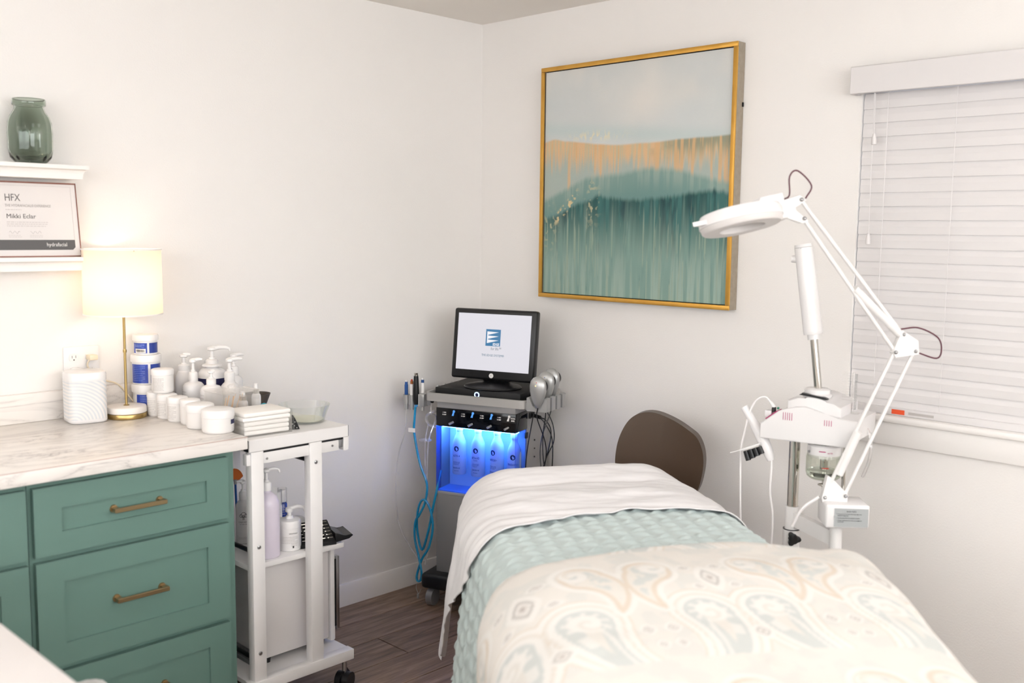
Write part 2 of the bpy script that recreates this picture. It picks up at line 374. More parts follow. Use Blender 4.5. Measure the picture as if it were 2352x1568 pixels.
# ceiling panels added as room fill (behind the photographer and above, out of view)
EMI = mat('ceiling_fill_glow', '#FFFFFF', .5, emis=(.96, .98, 1, 1), es=CEIL_POWER)
def panel(x, y, label, sx=.6, sy=1.2):
    t = thing('ceiling_fill', label, 'fill light', (x, y, RH), 0, 'added ceiling fill panels')
    b = MB(); b.box(-sx/2-.02, sx/2+.02, -sy/2-.02, -sy/2, -.03, 0); b.box(-sx/2-.02, sx/2+.02, sy/2, sy/2+.02, -.03, 0); b.box(-sx/2-.02, -sx/2, -sy/2, sy/2, -.03, 0); b.box(sx/2, sx/2+.02, -sy/2, sy/2, -.03, 0)
    b.build('frame', TRIM, t); bx('diffuser', EMI, t, -sx/2, sx/2, -sy/2, sy/2, -.022, -.012)
panel(-1.72, -1.72, 'flush square white ceiling fill panel added out of view above the treatment bed', .6, .6); panel(-3.9, -3.9, 'flush square white ceiling fill panel added out of view behind the photographer', .6, .6)

# unseen floor uplights, added to wash the ceiling and fill the room
UPM = mat('uplight_glow', '#FFFFFF', .5, emis=(.96, .98, 1, 1), es=UPLIGHT_POWER)
for x, y, lab in ((-4.25, -4.55, 'added unseen fill uplight in the far corner behind the photographer'), (-.45, -4.55, 'added fill uplight beyond the window, out of the picture'), (-4.25, -.75, 'added unseen fill uplight past the far end of the counter')):
    t = thing('fill_uplight', lab, 'lamp', (x, y, 0), 0, 'added floor uplights')
    MB().lathe([(0, 0), (.15, 0), (.15, .02), (.03, .035), (0, .035)], 36).build('base', WMETAL, t); MB().cyl((0, 0, .03), (0, 0, 1.74), .014, n=16).build('pole', WMETAL, t)
    MB().lathe([(0, 1.72), (.05, 1.725), (.15, 1.77), (.215, 1.84), (.21, 1.842), (.145, 1.776), (.05, 1.732), (0, 1.728)], 40).build('bowl', WMETAL, t)
    MB().lathe([(0, 1.80), (.17, 1.80), (.17, 1.803), (0, 1.803)], 40).build('glow_disc', UPM, t)

# two glowing windows added for frontal fill on the walls behind the photographer
FILLM = mat('fill_window_glow', '#FFFFFF', .8, emis=(.935, .97, 1, 1), es=BACK_FILL_POWER)
FILLM2 = mat('fill_window_glow_dim', '#FFFFFF', .8, emis=(.935, .97, 1, 1), es=BACK_FILL_POWER*.7)
def fill_window(n, loc, rz, wd, z0, z1):
    t = struct(thing('window_%d' % n, '', '', loc, rz)); del t['label']; del t['category']
    b = MB()
    for a0, a1, c0, c1 in ((-wd/2-.07, wd/2+.07, z0-.07, z0), (-wd/2-.07, wd/2+.07, z1, z1+.07), (-wd/2-.07, -wd/2, z0, z1), (wd/2, wd/2+.07, z0, z1)): b.box(a0, a1, -.025, -.001, c0, c1)
    b.build('window_frame', TRIM, t); bx('fill_glow_sheet', FILLM if n == 2 else FILLM2, t, -wd/2, wd/2, -.012, -.006, z0, z1)
fill_window(2, (-2.3, RY, 0), PI, 3.3, 1.15, 2.30)
fill_window(3, (RX, -2.6, 0), R(90), 2.8, 1.15, 2.30)

# window with blind in the right wall
wn = struct(thing('window_1', '', '')); del wn['label']; del wn['category']
b = MB()
for a0, a1, c0, c1 in ((WY0, WY1, WZ0, WZ0+.04), (WY0, WY1, WZ1-.04, WZ1), (WY0, WY0+.04, WZ0, WZ1), (WY1-.04, WY1, WZ0, WZ1), (WY0, WY1, 1.48, 1.52)): b.box(.075, .11, a0, a1, c0, c1)
b.build('window_frame', TRIM, wn)
bx('pane', PANE, wn, .09, .094, WY0+.04, WY1-.04, WZ0+.04, 1.48); bx('pane', PANE, wn, .09, .094, WY0+.04, WY1-.04, 1.52, WZ1-.04)
bx('window_sill', TRIM, wn, -.03, .075, WY0-.06, WY1+.05, .944, WZ0, .006)
bx('window_apron', TRIM, wn, -.016, 0, WY0-.04, WY1+.03, .869, .944, .003)
bl = thing('window_blind', 'closed white slatted blind with deep valance covering the window', 'blind', (0, 0, 0))
BLM = mat('blind_white', '#DEDAD9', .5)
v = MB(); v.box(-.05, -.038, WY0-.02, -1.752, 1.988, 2.074, .002, 1); v.box(-.038, -.001, -1.764, -1.752, 1.988, 2.074); v.build('valance', BLM, bl)
bx('head_rail', BLM, bl, -.03, .03, WY0+.01, WY1-.012, 1.995, 2.04)
sl = MB(); sl.prism([(-.0245, -.0012), (0, .0022), (.0245, -.0012), (.0245, .0014), (0, .0048), (-.0245, .0014)], 'y', WY0+.004, WY1-.004); sme = bpy.data.meshes.new('slat'); sl.bm.to_mesh(sme); sl.bm.free(); sme.materials.append(BLM)
for k in range(23):
    o = bpy.data.objects.new('slat', sme); COL.objects.link(o); o.parent = bl; o.location = (.012, 0, 1.968-k*.0443); o.rotation_euler = (0, R(-83), 0)
bx('bottom_rail', BLM, bl, -.004, .03, WY0+.012, WY1-.012, .9662, .990, .003)
for y in (-1.867, -2.08, -2.45): MB().cyl((-.017, y, 1.0), (-.017, y, 1.99), .0011, n=6).build('ladder_cord', BLM, bl)
for y, zb in ((-1.832, 1.86), (-1.829, 1.545)):
    c = MB().cyl((-.03, y, zb), (-.03, y+.003, 1.99), .0012, n=6).build('pull_cord', BLM, bl)
    MB().lathe([(0, 0), (.0085, .002), (.0075, .02), (.004, .036), (0, .038)], 14, (-.03, y, zb-.034)).build('tassel', BLM, c)
tag(bx('warning_sticker', ORANGEL, None, -.0055, -.0045, -1.967, -1.925, .971, .986), 'small orange warning sticker on the blind\'s bottom rail', 'sticker')
bx('fine_print', INKL, bpy.data.objects['warning_sticker'], -.0057, -.005, -2.06, -1.98, .974, .982)

# ================================================================ COUNTER SIDE
CZ = .925
def drawer_front(parent, x0, x1, z0, z1, y, rail=.07, handle=True, name='drawer'):
    b = MB(); y0, y1 = y, y+.02
    b.box(x0, x1, y0+.008, y1, z0, z1)
    b.box(x0, x0+rail, y0, y0+.009, z0, z1); b.box(x1-rail, x1, y0, y0+.009, z0, z1)
    b.box(x0+rail, x1-rail, y0, y0+.009, z0, z0+rail*.86); b.box(x0+rail, x1-rail, y0, y0+.009, z1-rail*.86, z1)
    d = b.build(name, GREEN, parent, 30)
    return d
# rosettes are made on their own so that they sit flat on the front
def drawer_handle(parent, cx, cz, y):
    h = MB(); h.box(cx-.075, cx+.075, y-.032, y-.023, cz-.006, cz+.006, .0012, 1)
    for sx in (-1, 1):
        h.prism([(cx+sx*.075, y-.024), (cx+sx*.058, y-.024), (cx+sx*.060, y), (cx+sx*.073, y)], 'z', cz-.0055, cz+.0055)
        h.cyl((cx+sx*.066, y, cz), (cx+sx*.066, y-.004, cz), .0115, .0105, 16)
    h.build('handle', BRASS, parent, 35)
def cabinet(x0, x1, label, fronts):
    t = thing('base_cabinet', label, 'cabinet', (0, 0, 0), 0, 'green base cabinets under the marble counter')
    b = MB(); b.box(x0, x1, -.625, -.005, .10, .885); b.box(x0, x1, -.56, -.02, 0.0, .10); b.build('body', GREEN, t)
    for f in fronts:
        d = drawer_front(t, f[0], f[1], f[2], f[3], -.645, handle=False, name=f[4])
        if f[5]: drawer_handle(d, f[6] if len(f) > 6 else (f[0]+f[1])/2, f[7] if len(f) > 7 else (f[2]+f[3])/2, -.637 if f[4] == 'drawer' else -.645)
    return t
cabinet(-2.213, -1.62, 'sage green three-drawer cabinet with brass bar handles beside the cart',
        [(-2.204, -1.648, .684, .868, 'drawer', 1), (-2.204, -1.648, .378, .668, 'drawer', 1), (-2.204, -1.648, .105, .362, 'drawer', 1)])
cabinet(-2.83, -2.215, 'sage green cabinet cut off by the left edge of the picture',
        [(-2.805, -2.222, .684, .868, 'drawer', 1), (-2.805, -2.222, .105, .668, 'door', 1, -2.72, .5)])
ct = thing('countertop', 'white marble-look laminate countertop with short backsplash', 'countertop')
bx('slab', MARBLE, ct, -2.9, -1.594, -.668, -.001, .887, CZ, .002)
bx('backsplash', MARBLE, ct, -2.9, -1.594, -.019, -.001, CZ, 1.017, .002)
bx('edge_seam', mat('seam_brown', '#B28A7C', .6), ct, -2.9, -1.5945, -.6687, -.6675, .9235, .9247)

# wall shelves
def ledge(z, label, x1, ztop_h=.042):
    t = thing('wall_shelf', label, 'shelf', (0, 0, z), 0, 'white ledge shelves on the left wall')
    d = .12
    # crown profile (outward offset, height) mitred at the visible end
    pr = [(0, 0), (0, -.012), (-.005, -.0135), (-.010, -.018), (-.0135, -.026), (-.014, -.036), (-.014, -ztop_h)]
    b = MB(); prev = None
    for off, dz in pr:
        ring = [b.bm.verts.new((-2.75, -d-off, dz)), b.bm.verts.new((x1+off, -d-off, dz)), b.bm.verts.new((x1+off, -.001, dz)), b.bm.verts.new((-2.75, -.001, dz))]
        if prev:
            for k in range(4): b.bm.faces.new((prev[k], prev[(k+1) % 4], ring[(k+1) % 4], ring[k]))
        else: b.bm.faces.new(ring)
        prev = ring
    b.bm.faces.new(prev[::-1]); b.build('ledge', TRIM, t, 30)
ledge(1.729, 'upper white crown-moulded ledge shelf holding the green vase', -1.808)
ledge(1.446, 'lower white crown-moulded ledge shelf holding the certificate', -1.803)
# green glass vase
t = thing('glass_vase', 'ribbed sage green glass vase on the upper ledge shelf', 'vase', (-1.962, -.066, 1.7295))
rib = lambda a, z: 1.09+(.045*abs(math.cos(a*5)) if .012 < z < .165 else 0)
outer = [(.0001, 0), (.034, 0), (.042, .004), (.052, .018), (.0565, .04), (.0575, .09), (.0555, .122), (.050, .14), (.041, .155), (.038, .166), (.038, .172), (.043, .174), (.044, .178), (.044, .19), (.042, .193)]
inner = [(r-.0028, z) for r, z in outer[::-1] if z > .03]+[(.050, .03), (.038, .010), (.0001, .009)]
MB().lathe(outer+inner, 72, mod=rib).build('vase_body', VASEG, t, 60)
# certificate leaning on the lower ledge
t = thing('certificate', 'framed training certificate in thin copper frame leaning on the lower shelf', 'certificate', (-2.0, -.072, 1.4465)); t.rotation_euler = (R(-8), 0, 0)
x1 = .180; x0 = -.19; H = .232
b = MB(); b.box(x0, x1, 0, .012, 0, .0035); b.box(x0, x1, 0, .012, H-.0045, H); b.box(x1-.0025, x1, 0, .012, 0, H); b.box(x0, x0+.0025, 0, .012, 0, H); b.build('frame', COPPER, t)
bx('certificate_sheet', PAPER, t, x0+.002, x1-.002, .003, .011, .003, H-.003)
MB().prism([(-.19, .022), (.155, .022), (.163, .030), (.163, .053), (-.19, .053)], 'y', .0022, .0029).build('footer_band', DKGREY, t)
b = MB(); b.box(x0+.01, .163, .0024, .0028, H-.0125, H-.012); b.box(.1625, .163, .0024, .0028, .053, H-.012); b.build('border_line', INKL, t)
text('HFX', .031, INK, t, (-.037, .0022, .172), 0, 'LEFT', sx=.78)
text('THE HYDRAFACIAL® EXPERIENCE', .0118, INKL, t, (-.037, .0022, .154), 0, 'LEFT', sx=.75)
text('Mikki Eclar', .0195, INK, t, (-.036, .0022, .119), 0, 'LEFT')
lines_flat(1, -.036, .01, .144, .006, .0022, .0022, 1).build('fine_print', INKFAINT, t)
lines_flat(3, -.036, .085, .106, .006, .0026, .0022, 2).build('fine_print', INKFAINT, t)
text('hydrafacial', .0165, PAPERW, t, (.138, .0015, .033), 0, 'RIGHT', sx=.9)
for k, xx in enumerate((-.032, .03)):
    MB().tube([(xx+i*.004, .002, .076+.004*math.sin(i*1.9+k)+.002*math.sin(i*3.1)) for i in range(9)], .0004, 4, 4).build('signature', INKL, t)
    lines_flat(2, xx-.002, xx+.036, .066, .005, .0018, .0022, 5+k).build('fine_print', INKFAINT, t)
MB().prism([(-.08, .176), (-.054, .182), (-.0525, .218), (-.08, .225)], 'y', .0022, .0029).build('emblem', NAVY, t)
MB().prism([(-.08, .150), (-.0535, .148), (-.0525, .172), (-.08, .152)], 'y', .0022, .0029).build('emblem', NAVY, t)

# outlet plate with sockets
t = thing('outlet_plate', 'white double outlet plate on the wall behind the lamp', 'outlet', (-1.806, 0, 1.095))
bx('plate', WHITE, t, -.058, .058, -.006, -.0005, -.06, .058, .002)
for sx in (-.026, .026):
    for sz in (.022, -.022):
        s_ = MB().prism([(sx+.0165*max(-.85, min(.85, math.cos(a)))*1.05, sz+.0145*math.sin(a)) for a in [2*PI*k/24 for k in range(24)]], 'y', -.0085, -.005).build('socket', WHITE, t)
        for q in (-.006, .006): bx('slot', INK, s_, sx+q-.0008, sx+q+.0008, -.0089, -.008, sz-.001, sz+.007)
        MB().cyl((sx, -.0089, sz-.007), (sx, -.008, sz-.007), .0022, n=10).build('slot', INKD, s_)
t2 = thing('power_adapter', 'white plug-in adapter in the lower left socket', 'adapter', (-1.832, -.009, 1.073))
bx('adapter_body', WHITEG, t2, -.014, .014, -.032, 0, -.02, .012, .004)

# table lamp
LX, LY = -1.716, -.127
t = thing('table_lamp', 'lit table lamp with white drum shade, brass stem and marble base', 'lamp', (LX, LY, CZ))
MB().lathe([(0, .0005), (.0625, .0005), (.063, .003), (.063, .014), (.062, .0155), (0, .0155)], 48).build('brass_ring', GOLD, t)
MB().lathe([(0, .015), (.059, .015), (.063, .018), (.063, .032), (.0605, .037), (.05, .0385), (0, .0385)], 48).build('marble_base', mat('lamp_marble', '#F0E9E2', .3), t)
b = MB(); b.cyl((0, 0, .038), (0, 0, .345), .0042, n=16); b.lathe([(0, 0), (.010, 0), (.008, .003), (.004, .004), (0, .004)], 20, (0, 0, .038)); b.build('stem', GOLD, t)
MB().lathe([(0, 0), (.0058, 0), (.0062, .004), (.0058, .009), (0, .009)], 16, (0, 0, .212)).build('knob', GOLD, t)
ch = MB()
for k in range(36): ch.ell((-.0045, -.004, .225+k*.0034), (.0014, .0014, .0014), 6, 4)
ch.build('pull_chain', GOLD, t)
S0, S1, SR = .338, .545, .121
MB().lathe([(SR, S0), (SR-.001, S1)], 64).build('lamp_shade', SHADE, t)
for z in (S0, S1): MB().lathe([(SR+.0012, z-.002), (SR+.0012, z+.002), (SR-.002, z+.002), (SR-.002, z-.002), (SR+.0012, z-.002)], 64).build('shade_rim', PAPERW, t)
b = MB()
for k in range(3):
    a = 2*PI*k/3+.4; b.cyl((0, 0, S1-.03), (SR*math.cos(a), SR*math.sin(a), S1-.003), .0015, n=6)
b.cyl((0, 0, .345), (0, 0, .40), .012, n=16); b.build('socket_spider', GOLD, t)
bulb = MB().ell((0, 0, .435), (.028, .028, .034)).build('bulb', mat('lit_bulb', '#FFFFFF', .5, emis=(1, .79, .56, 1), es=1), t)
# bulb radiance from LAMP_POWER
bulb.data.materials[0].node_tree.nodes['Principled BSDF'].inputs['Emission Strength'].default_value = LAMP_POWER/(PI*4*PI*.03**2)
MB().tube([(.055, .03, .004), (.075, .075, .008), (.055, .100, .05), (.02, .108, .094), (-.03, .112, .115), (-.075, .112, .16), (-.066, .105, .191), (-.064, .112, .192)], .0028, 8).build('power_cord', CORDC, t)
bx('plug', CORDC, t, -.078, -.050, .086, .118, .183, .200, .003)

# smart speaker
t = thing('speaker', 'white rounded-square smart speaker on the counter under the outlet', 'speaker', (-1.842, -.108, CZ), R(-8))
def rsq(a, e=4.2): c, s_ = abs(math.cos(a)), abs(math.sin(a)); return 1/((c**e+s_**e)**(1/e))
sq = lambda a, z: rsq(a)
MB().lathe([(0, .0), (.053, .0), (.058, .004), (.0595, .010), (.0595, .0135)], 64, mod=sq).build('base', WHITEG, t)
MB().lathe([(.0588, .0135), (.0588, .1345)], 64, mod=sq).build('grille', GRILLE, t)
MB().lathe([(.0595, .1345), (.0595, .155), (.0575, .1605), (.05, .162), (0, .162)], 64, mod=sq).build('top_cap', WHITEG, t)

# jars -----------------------------------------------------------------
def jar(name, label, x, y, z, r, h, lid, lines=0, group='white cream jars on the counter', blue=False, twist=0):
    t = thing(name, label, 'jar', (x, y, z), face_rz(x, y)+twist, group); hb = h-lid
    MB().lathe([(0, .0), (r*.84, .0), (r*.93, .003), (r*.97, .009), (r*.97, hb+.001), (0, hb+.001)], 40).build('jar_body', CREAMJ, t)
    MB().lathe([(r*.97, hb), (r, hb+.001), (r, hb+lid*.72), (r*.96, hb+lid*.92), (r*.86, hb+lid), (0, hb+lid)], 40).build('lid', WLID, t)
    if lines:
        lines_cyl(lines, r*.97, -PI/2-1.25, -PI/2-.15, hb-.010, (hb-.016)/lines, .0014, lines).build('fine_print', INKL, t)
    return t
jar('cream_jar', 'wide white cream jar with navy label patch, nearest the counter corner', -1.622, -.545, CZ, .049, .073, .026)
t = bpy.data.objects['cream_jar']; b = MB(); b.arc(.0476, -PI/2+.88, -PI/2+1.45, .028, .042, .0006, 6); b.build('label_patch', NAVY, t)
lines_cyl(3, .0476, -PI/2+.95, -PI/2+1.5, .021, .005, .0014, 3).build('fine_print', INKL, t)
jar('cream_jar', 'wide white cream jar without label, second from the counter corner', -1.628, -.447, CZ, .043, .076, .025)
jar('cream_jar', 'narrow white cream jar between the wide jars and the text-covered jars', -1.62, -.370, CZ, .031, .079, .020)
jar('cream_jar', 'white jar with grey printed text, fourth from the counter corner', -1.627, -.300, CZ, .0325, .079, .020, 9)
jar('cream_jar', 'white jar with grey printed text, fifth from the counter corner', -1.626, -.228, CZ, .0325, .079, .020, 8)
jar('cream_jar', 'white jar with grey printed text under the stacked jar, beside the blue tubs', -1.628, -.160, CZ, .0315, .079, .018, 8)
jar('cream_jar', 'white jar with grey printed text stacked on top of two others', -1.622, -.192, CZ+.0795, .036, .078, .020, 10, twist=.25)
def bluejar(label, z, r, h, lid, twist, bar=False):
    x, y = -1.622, -.078
    t = thing('blue_label_tub', label, 'tub', (x, y, z), face_rz(x, y)+twist, 'blue label tubs stacked against the wall'); hb = h-lid
    MB().lathe([(0, 0), (r*.86, 0), (r*.9, .004), (r*.9, hb+.001), (0, hb+.001)], 40).build('tub_body', WHITE, t)
    MB().lathe([(r*.9, hb), (r, hb+.001), (r, hb+lid*.85), (r*.96, hb+lid), (0, hb+lid)], 40).build('lid', WLID, t)
    MB().arc(r*.9, -PI/2-1.3, -PI/2+.12, .006, hb-.006, .0006, 16).build('back_label', BLUEL, t)
    MB().arc(r*.9, -PI/2+.30, -PI/2+1.75, .006, hb-.006, .0006, 16).build('front_label', BLUELD, t)
    lines_cyl(4 if bar else 9, r*.9+.0005, -PI/2-1.0, -PI/2-.1, hb-.012, (hb-.02)/(9 if not bar else 10), .0013, 4).build('fine_print', mat('label_print', '#7F95D8', .5), t)
    if bar:
        MB().arc(r*.9, -PI/2-.95, -PI/2+.0, .007, .021, .0012, 8).build('barcode_patch', PAPERW, t)
        m = MB(); a = -PI/2-.85; rn = random.Random(3)
        while a < -PI/2-.12: d = rn.uniform(.01, .035); m.arc(r*.9, a, a+d, .010, .0185, .0016, 1); a += d+rn.uniform(.012, .03)
        m.build('barcode', INKD, t)
bluejar('bottom blue-labelled white tub standing on the counter by the wall', CZ, .049, .0955, .026, .5)
bluejar('middle blue-labelled white tub of the stack by the wall', CZ+.096, .0495, .0985, .024, 0)
bluejar('smallest blue-labelled tub with barcode on top of the stack', CZ+.195, .0415, .066, .020, 0, True)

# ================================================================ WHITE ROLLING CART
KT = .904
ck = thing('rolling_cart', 'white metal rolling cart with three tiers beside the green cabinets', 'cart')
FY, BY = -.635, -.095
b = MB(); b.box(-1.571, -1.203, FY, BY, KT-.038, KT, .0015, 1); b.build('top_tray', WMETAL, ck)
bx('end_cap', BLACK, ck, -1.5722, -1.5712, FY+.003, FY+.03, KT-.037, KT-.001); bx('end_cap', BLACK, ck, -1.2028, -1.2018, FY+.001, FY+.006, KT-.037, KT-.001)
for y0 in (FY+.002, BY-.035):
    for x0, x1 in ((-1.563, -1.520), (-1.352, -1.306)):
        bx('post', WMETAL, ck, x0, x1, y0, y0+.033, .136, KT-.039, .0015)
for y0 in (FY+.008, BY-.03):
    bx('upper_rail', WMETAL, ck, -1.575, -1.236, y0, y0+.022, .824, .858, .001)
    bx('slide_end', SILVERD, ck, -1.236, -1.222, y0-.002, y0+.02, .832, .858, .002); bx('slide_stop', WMETAL, ck, -1.219, -1.199, y0-.003, y0+.022, .822, .866)
    bx('gap_shadow_strip', BLACKM, ck, -1.56, -1.21, y0, y0+.02, .858, .8655)
bx('middle_shelf', WMETAL, ck, -1.556, -1.199, -.600, BY, .483, .500, .0015)
for y0 in (FY-.003, BY-.035):
    bx('base_rail', WMETAL, ck, -1.58, -1.188, y0, y0+.036, .102, .137, .0015)
bx('bottom_shelf', WMETAL, ck, -1.575, -1.19, -.60, BY-.03, .120, .1345)
bx('end_cap', BLACK, ck, -1.1878, -1.1868, FY, FY+.03, .104, .135)
for z in (.545, .20): MB().cyl((-1.545, FY+.03, z), (-1.545, BY-.03, z), .0075, n=12).build('cross_rod', BLACK, ck)
MB().cyl((-1.33, FY+.03, .80), (-1.33, BY-.03, .80), .0075, n=12).build('cross_rod', BLACK, ck)
bx('rod_bracket', SILVERD, ck, -1.555, -1.538, FY+.034, BY-.036, .178, .19)
for x, z in ((-1.330, .80), (-1.541, .566), (-1.542, .226)):
    MB().lathe([(0, 0), (.0065, 0), (.006, .002), (.0035, .003), (.0035, .0022), (0, .0022)], 16).build('bolt', STEEL, ck, 40, Matrix.Translation((x, FY+.002, z)) @ Matrix.Rotation(R(90), 4, 'X'))
for x, z in ((-1.262, .842), (-1.505, .838)): MB().cyl((x, FY+.008, z), (x, FY+.006, z), .0038, n=12).build('bolt', STEEL, ck)
wh = MB(); wh.cyl((0, -.024, .029), (0, -.004, .029), .029, n=28); wh.cyl((0, .004, .029), (0, .024, .029), .029, n=28); wh.cyl((0, -.02, .029), (0, .02, .029), .012, n=16)
wh.prism([(-.02, .03), (-.015, .06), (.012, .068), (.028, .05), (.03, .03)], 'y', -.004, .004); caster0 = None
for x, y in ((-1.213, FY+.018), (-1.545, FY+.018), (-1.213, BY-.02), (-1.545, BY-.02)):
    if caster0 is None: caster0 = wh.build('caster', BLACK, ck); caster0.location = (x, y, 0); o = caster0
    else: o = copyof(caster0, ck, (x, y, 0))
    o.rotation_euler = (0, 0, R(25)); MB().cyl((x, y, .055), (x, y, .104), .008, n=12).build('caster_stem', STEEL, ck)

# towel warmer on the bottom tier
tw = thing('towel_warmer', 'white boxy towel warmer cabinet on the bottom tier of the cart', 'towel warmer', (0, 0, .1345))
bx('housing', mat('warmer_white', '#E4DFDD', .4), tw, -1.47, -1.222, -.545, -.19, .022, .345, .006)
bx('door', WHITE, tw, -1.219, -1.199, -.55, -.185, .010, .350, .006)
hb = MB(); hb.box(-1.197, -1.182, -.552, -.530, .045, .305, .005); hb.build('door_handle', STEEL, tw)
bx('handle_mount', BLACK, tw, -1.202, -1.195, -.550, -.532, .06, .295)
for x in (-1.45, -1.24):
    for y in (-.52, -.22): MB().cyl((x, y, 0), (x, y, .023), .010, .013, n=14).build('foot', BLACK, tw)
MB().tube([(-1.195, -.30, .23), (-1.176, -.33, .22), (-1.17, -.34, .14), (-1.168, -.345, .02), (-1.16, -.34, -.05)], .003).build('power_cord', CORDM, tw)
bx('plug', BLACK, tw, -1.184, -1.166, -.34, -.322, .20, .235, .003)

# middle tier -----------------------------------------------------------
MZ = .5002
def bottle_body(parent, prof, m, name='bottle_body', n=36): return MB().lathe(prof, n).build(name, m, parent)
x, y = -1.462, -.552
t = thing('lotion_bottle', 'tall lilac lotion pump bottle on the cart\'s middle tier', 'bottle', (x, y, MZ), face_rz(x, y))
bottle_body(t, [(0, 0), (.036, 0), (.040, .004), (.040, .165), (.0385, .180), (.031, .198), (.018, .208), (.0145, .210), (.0145, .222), (0, .222)], LILAC)
pump_head(t, .216, .026, .042, .0155, R(10))
x, y = -1.368, -.535
t = thing('pump_jar', 'short white jar with pump top on the cart\'s middle tier', 'jar', (x, y, MZ), face_rz(x, y))
MB().lathe([(0, 0), (.034, 0), (.037, .003), (.037, .076), (0, .076)], 36).build('jar_body', WHITE, t)
MB().lathe([(.0365, .075), (.0375, .076), (.0375, .094), (.035, .099), (.014, .103), (.010, .112), (0, .112)], 36).build('lid', WLID, t)
MB().cyl((0, 0, .11), (0, 0, .128), .006, n=14).build('stem', WLID, t)
b = MB(); b.lathe([(0, 0), (.012, 0), (.0135, .003), (.0125, .012), (.006, .016), (0, .016)], 20, (0, 0, .124)); b.tube([(0, 0, .133), (.025, 0, .141), (.045, -.002, .136), (.050, -.002, .124)], lambda q: .008-.004*q, 10); b.build('nozzle', WLID, t)
textcyl('SMOOTHING', .006, INK, t, .037, -PI/2+.35, .058, .8); lines_cyl(5, .037, -PI/2-.75, -PI/2+.75, .048, .005, .0013, 8).build('fine_print', INKL, t)
MB().arc(.037, -PI/2+.25, -PI/2+.38, .012, .019, .0006, 2).build('barcode', INKD, t); lines_cyl(2, .037, -PI/2+.15, -PI/2+.7, .024, .005, .0013, 9).build('fine_print', INKL, t)
def cascadia(x, y, label):
    t = thing('serum_pump_bottle', label, 'bottle', (x, y, MZ), face_rz(x, y), 'white pump bottles with tree emblem')
    bottle_body(t, [(0, 0), (.022, 0), (.025, .003), (.025, .118), (.0235, .130), (.018, .140), (.0125, .144), (.0125, .150), (0, .150)], WHITEG)
    pump_head(t, .148, .0235, .024, .0135, R(-150), WLID, 'flat')
    e = MB()
    def ring(cx, cz, rr, w_=.0007):
        for k in range(20):
            a, a2 = 2*PI*k/20, 2*PI*(k+1)/20
            pts = [(cx+q*math.cos(g), cz+q*math.sin(g)) for q, g in ((rr-w_, a), (rr-w_, a2), (rr+w_, a2), (rr+w_, a))]
            e.quads([(.0256*math.cos(-PI/2+px/.0252), .0256*math.sin(-PI/2+px/.0252), pz) for px, pz in pts], [(0, 1, 2, 3)])
    ring(0, .100, .008); ring(-.0075, .0965, .005); ring(.0075, .0965, .005)
    for px in (-.0022, 0, .0022): e.arc(.0252, -PI/2+(px-.0005)/.0252, -PI/2+(px+.0005)/.0252, .083, .100, .0005, 1)
    e.build('tree_emblem', INKD, t)
    textcyl('CASCADIA', .0072, INK, t, .0252, -PI/2, .073, .95); textcyl('for beginnings', .0036, INK, t, .0252, -PI/2, .067, 1.2)
    lines_cyl(2, .0252, -PI/2-.7, -PI/2+.7, .022, .004, .0012, 2).build('fine_print', INKL, t)
cascadia(-1.440, -.372, 'white pump bottle with tree emblem, seen between cabinet and cart post'); cascadia(-1.492, -.355, 'white pump bottle with tree emblem half hidden behind the green cabinet')
t = thing('fan_brush', 'orange fan-shaped mask brush standing at the back of the middle tier', 'brush', (-1.390, -.245, MZ), face_rz(-1.39, -.245))
MB().cyl((0, 0, 0), (-.004, 0, .17), .0035, .004, n=10).build('handle', BLUEP, t)
MB().prism([(.0, .17)]+[(.03*math.cos(R(a))-.006, .178+.042*math.sin(R(a))) for a in range(20, 161, 14)], 'y', -.002, .002).build('bristles', ORANGE, t)
MB().cyl((-.004, 0, .165), (-.004, 0, .182), .005, .007, n=10).build('ferrule', SILVER, t)
t = thing('brush_cup', 'clear cup with wooden spatulas beside the orange brush', 'cup', (-1.447, -.262, MZ))
MB().lathe([(0, .001), (.026, .001), (.03, .09), (.0285, .09), (.0245, .003), (0, .003)], 24).build('cup', ACRYL, t)
for k, (dx, dy) in enumerate(((.012, .0), (-.012, .006), (.0, -.012))): tag(MB().obox((-1.447+dx*.4, -.262+dy*.4, MZ+.004), (-1.447+dx*2, -.262+dy*2, MZ+.17), .012, .002).build('wooden_spatula', WOOD), ['wooden spatula leaning right in the clear cup', 'wooden spatula leaning left in the clear cup', 'wooden spatula leaning forward in the clear cup'][k], 'spatula', 'wooden spatulas in the cup')
def tube_stand(x, y, label, hgt, rr, body, cap, capclear):
    t = thing('cosmetic_tube', label, 'tube', (x, y, MZ), face_rz(x, y), 'cosmetic tubes at the back of the middle tier')
    MB().lathe([(0, 0), (rr, 0), (rr, hgt*.55), (rr*.7, hgt*.6), (0, hgt*.6)], 24).build('tube_body', body, t)
    MB().lathe([(0, hgt*.6), (rr*.8, hgt*.6), (rr*.8, hgt*.93), (rr*.7, hgt*.95), (0, hgt*.95)], 24).build('inner_cap', WHITE, t)
    if capclear: MB().lathe([(rr*1.02, hgt*.56), (rr*1.02, hgt), (0, hgt)], 24).build('clear_cap', ACRYL, t)
    lines_cyl(5, rr, -PI/2-.7, -PI/2+.7, hgt*.45, hgt*.07, .0012, 4).build('fine_print', INKL, t)
tube_stand(-1.248, -.275, 'white serum tube with clear cap on the middle tier', .125, .016, WHITE, WHITE, True)
tube_stand(-1.216, -.255, 'blue serum tube with clear cap on the middle tier', .122, .017, BLUELD, WHITE, True)
t = thing('squeeze_tube', 'white squeeze tube standing on its cap behind the lilac bottle', 'tube', (-1.295, -.31, MZ), face_rz(-1.295, -.31))
